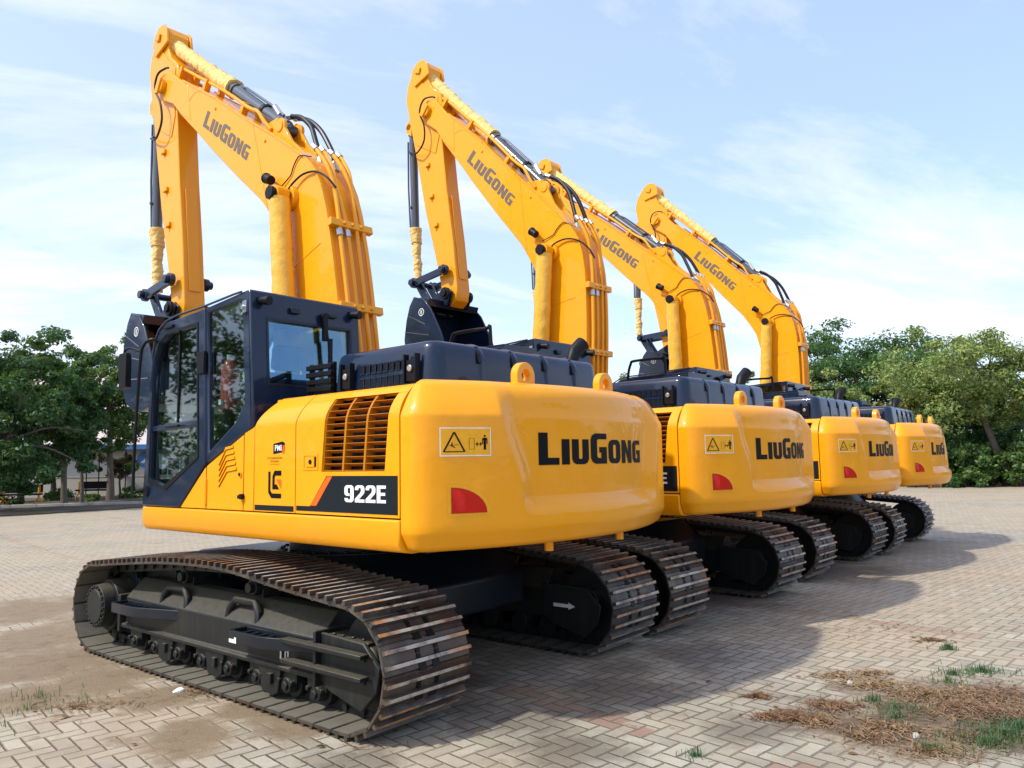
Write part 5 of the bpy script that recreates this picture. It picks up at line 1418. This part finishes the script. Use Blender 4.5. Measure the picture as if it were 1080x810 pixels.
# ------------------------------------------------------------------ litter and grass on the paving
def scatter(name, spots, n, mat, seed, label, blade=False):
    g = np.random.default_rng(seed); V = []; F = []
    for (x, y, r, wgt) in spots:
        for _ in range(int(n*wgt)):
            a = g.random()*6.283; q = abs(g.normal())*r*.62*(1+.45*math.sin(3*a+seed+x*9))
            px, py = x+q*math.cos(a)*1.25, y+q*math.sin(a)*.8
            o = len(V); az = g.random()*6.283
            if blade:
                L = .02+.045*g.random(); w = .002+.0015*g.random(); ln = g.uniform(.2, .9)*L
                dx, dy = math.cos(az), math.sin(az)
                V += [(px-dy*w, py+dx*w, 0), (px+dy*w, py-dx*w, 0), (px+dx*ln*.4+dy*w*.7, py+dy*ln*.4-dx*w*.7, L*.65), (px+dx*ln*.4-dy*w*.7, py+dy*ln*.4+dx*w*.7, L*.65), (px+dx*ln, py+dy*ln, L*.9)]
                F += [(o, o+1, o+2, o+3), (o+3, o+2, o+4)]
            else:
                k = g.random(); L = .012+.036*g.random(); w = .0012+.0016*g.random() if k < .93 else .005+.008*g.random()
                if k >= .93: L *= .6
                dx, dy = math.cos(az), math.sin(az); z = .003+.012*g.random()*max(0, 1-q/r)*(.4+g.random()); tl = g.uniform(-.012, .02)
                V += [(px-dx*L-dy*w, py-dy*L+dx*w, z), (px-dx*L+dy*w, py-dy*L-dx*w, z+.002), (px+dy*w*1.4, py-dx*w*1.4, z+.006+abs(tl)*.3), (px-dy*w*1.4, py+dx*w*1.4, z+.005+abs(tl)*.3), (px+dx*L, py+dy*L, max(.003, z+tl))]
                F += [(o, o+1, o+2, o+3), (o+3, o+2, o+4)]
    me = bpy.data.meshes.new(name); me.from_pydata(V, [], F); me.materials.append(M[mat]); me.update()
    ob = bpy.data.objects.new(name, me); COL.objects.link(ob); tag(ob, label, kind='stuff'); return ob
scatter('leaf_litter', [(2.05, 5.19, .16, .7), (2.5, 5.62, .18, .8), (2.78, 5.40, .24, 1.5), (3.12, 5.32, .30, 2.2), (2.98, 4.98, .26, 1.6), (2.80, 5.14, .22, 1.3), (2.34, 5.86, .12, .4), (2.62, 5.9, .12, .3), (1.66, 4.99, .15, .7), (1.82, 4.93, .16, .7),
        (2.2, 4.78, .18, .6), (2.06, 4.62, .16, .5), (1.63, 5.41, .06, .3), (2.26, 4.38, .2, .6), (3.3, 5.0, .3, 1.4), (2.6, 4.6, .25, .6), (3.6, 6.9, .10, .3), (-3.0, 5.45, .3, .35), (-2.25, 5.75, .3, .2), (1.0, 5.7, 1.2, .10), (3.4, 7.4, 1.2, .10), (-.9, 4.6, .7, .06)], 850, 'litter', 21, 'dry brown leaf litter strewn over the paving at lower right')
scatter('grass', [(3.45, 5.9, .16, .45), (3.05, 5.66, .14, .2), (2.78, 4.60, .24, 1.1), (2.95, 4.72, .2, .7), (2.62, 4.48, .2, .6), (2.25, 4.40, .10, .25), (3.57, 6.58, .05, .35), (2.33, 4.95, .2, .22), (2.42, 5.12, .18, .2), (2.34, 5.27, .08, .15), (3.2, 5.84, .12, .25), (.96, 4.38, .06, .10),
        (-3.34, 5.42, .28, .10), (-3.41, 5.72, .35, .10), (-3.5, 5.15, .15, .2), (-3.05, 5.6, .35, .08), (3.05, 4.5, .2, 1.0)], 520, 'grass', 22, 'green grass tufts growing through the paving', True)
def bits(name, cat, label, x, y, s, mat, seed):
    g = random.Random(seed); mb = MB(); n = 9; v = []
    for j in range(3):
        for k in range(n): a = 6.283*k/n; rr = s*(1, .75, .35)[j]*g.uniform(.6, 1.25); v.append((x+rr*math.cos(a), y+.7*rr*math.sin(a), (.002, .012+g.uniform(0, .01), .02+g.uniform(0, .012))[j]))
    f = []
    for j in range(2):
        for k in range(n): f.append((j*n+k, j*n+(k+1) % n, (j+1)*n+(k+1) % n, (j+1)*n+k))
    f.append(tuple(range(2*n, 3*n))); mb.add(v, f); tag(mb.build(name, mat, None, smooth=0), label, cat)
bits('wrapper', 'litter', 'crumpled white scrap lying on sand left of the near track', -2.45, 5.79, .055, 'white', 1)
bits('dead_leaf', 'leaf', 'pale dead leaf on the paving at the bottom right', 2.28, 4.60, .022, 'concrete', 2)
bits('dead_leaf', 'leaf', 'yellowish dead leaf lying beside the near track', -2.18, 5.92, .035, 'concrete', 3)
bits('dead_leaf', 'leaf', 'curled pale leaf within the brown litter', 2.36, 5.66, .024, 'concrete', 4)

# ------------------------------------------------------------------ sky, sun, camera
SUN_AZ, SUN_EL = 209.0, 47.0          # azimuth counter-clockwise from +X, degrees
wd = bpy.data.worlds.new('World'); scene.world = wd; wd.use_nodes = True
h = NT(wd.node_tree); bg = wd.node_tree.nodes['Background']
sky = h.n('ShaderNodeTexSky', sky_type='NISHITA'); sky.sun_disc = False
sky.sun_elevation = R(SUN_EL); sky.sun_rotation = R(90-SUN_AZ); sky.altitude = 20; sky.air_density = 1.0; sky.dust_density = 1.6; sky.ozone_density = 1.6
gen = h.n('ShaderNodeTexCoord').outputs['Generated']
sp = h.n('ShaderNodeSeparateXYZ'); h.link(gen, sp.inputs[0])
zz = h.math('ADD', h.math('MAXIMUM', sp.outputs[2], 0.0), .22)
cx = h.math('DIVIDE', sp.outputs[0], zz); cy = h.math('DIVIDE', sp.outputs[1], zz)
cv = h.n('ShaderNodeCombineXYZ'); h.link(h.math('MULTIPLY', h.math('ADD', cx, h.math('MULTIPLY', cy, .45)), .8), cv.inputs[0]); h.link(h.math('MULTIPLY', h.math('SUBTRACT', cy, h.math('MULTIPLY', cx, .35)), 1.9), cv.inputs[1])
n1 = h.n('ShaderNodeTexNoise'); h.link(cv.outputs[0], n1.inputs['Vector']); n1.inputs['Scale'].default_value = .85; n1.inputs['Detail'].default_value = 8; n1.inputs['Roughness'].default_value = .62; n1.inputs['Distortion'].default_value = .35
n2 = h.noise(cv.outputs[0], .33, 3, .5)
left = h.ramp(cx, .9, -1.3)          # thin veil, thicker towards the left
f = h.math('ADD', h.math('MULTIPLY', h.ramp(n1.outputs['Fac'], .46, .66), h.ramp(n2, .38, .58, .35, 1)), h.math('MULTIPLY', left, .20))
f = h.math('MINIMUM', f, 1.0)
hor = h.ramp(sp.outputs[2], .34, .0)
f = h.math('ADD', h.math('MULTIPLY', f, .82), h.math('MULTIPLY', hor, .12)); f = h.math('MINIMUM', f, .95)
CLOUD = 4.5
veil = h.mix(.46, sky.outputs[0], (2.5, 3.2, 5.5, 1))
mixc = h.mix(f, veil, (CLOUD*1.0, CLOUD*1.0, CLOUD*1.04, 1))
h.link(mixc, bg.inputs['Color']); bg.inputs['Strength'].default_value = .15
sl = bpy.data.lights.new('sun', 'SUN'); sl.energy = 2.3; sl.angle = R(1.8); sl.color = (1, .955, .88)
so = bpy.data.objects.new('sun', sl); COL.objects.link(so)
az, el = R(SUN_AZ), R(SUN_EL)
dirv = Vector((math.cos(az)*math.cos(el), math.sin(az)*math.cos(el), math.sin(el)))
so.rotation_euler = dirv.to_track_quat('Z', 'Y').to_euler(); so.location = (-10, -6, 20)
cam = bpy.data.cameras.new('camera'); co = bpy.data.objects.new('camera', cam); COL.objects.link(co)
cam.sensor_width = 36; cam.lens = 812.91/1080*36; cam.clip_end = 2000; cam.clip_start = .05
co.matrix_world = Matrix.Translation((0, 0, 1.62346)) @ Matrix.Rotation(R(90+5.68295), 4, 'X') @ Matrix.Rotation(R(-1.05596), 4, 'Z')
scene.camera = co
vs = scene.view_settings; vs.view_transform = 'Standard'; vs.look = 'None'; vs.exposure = 0.92; vs.gamma = 1.0; vs.use_curve_mapping = False
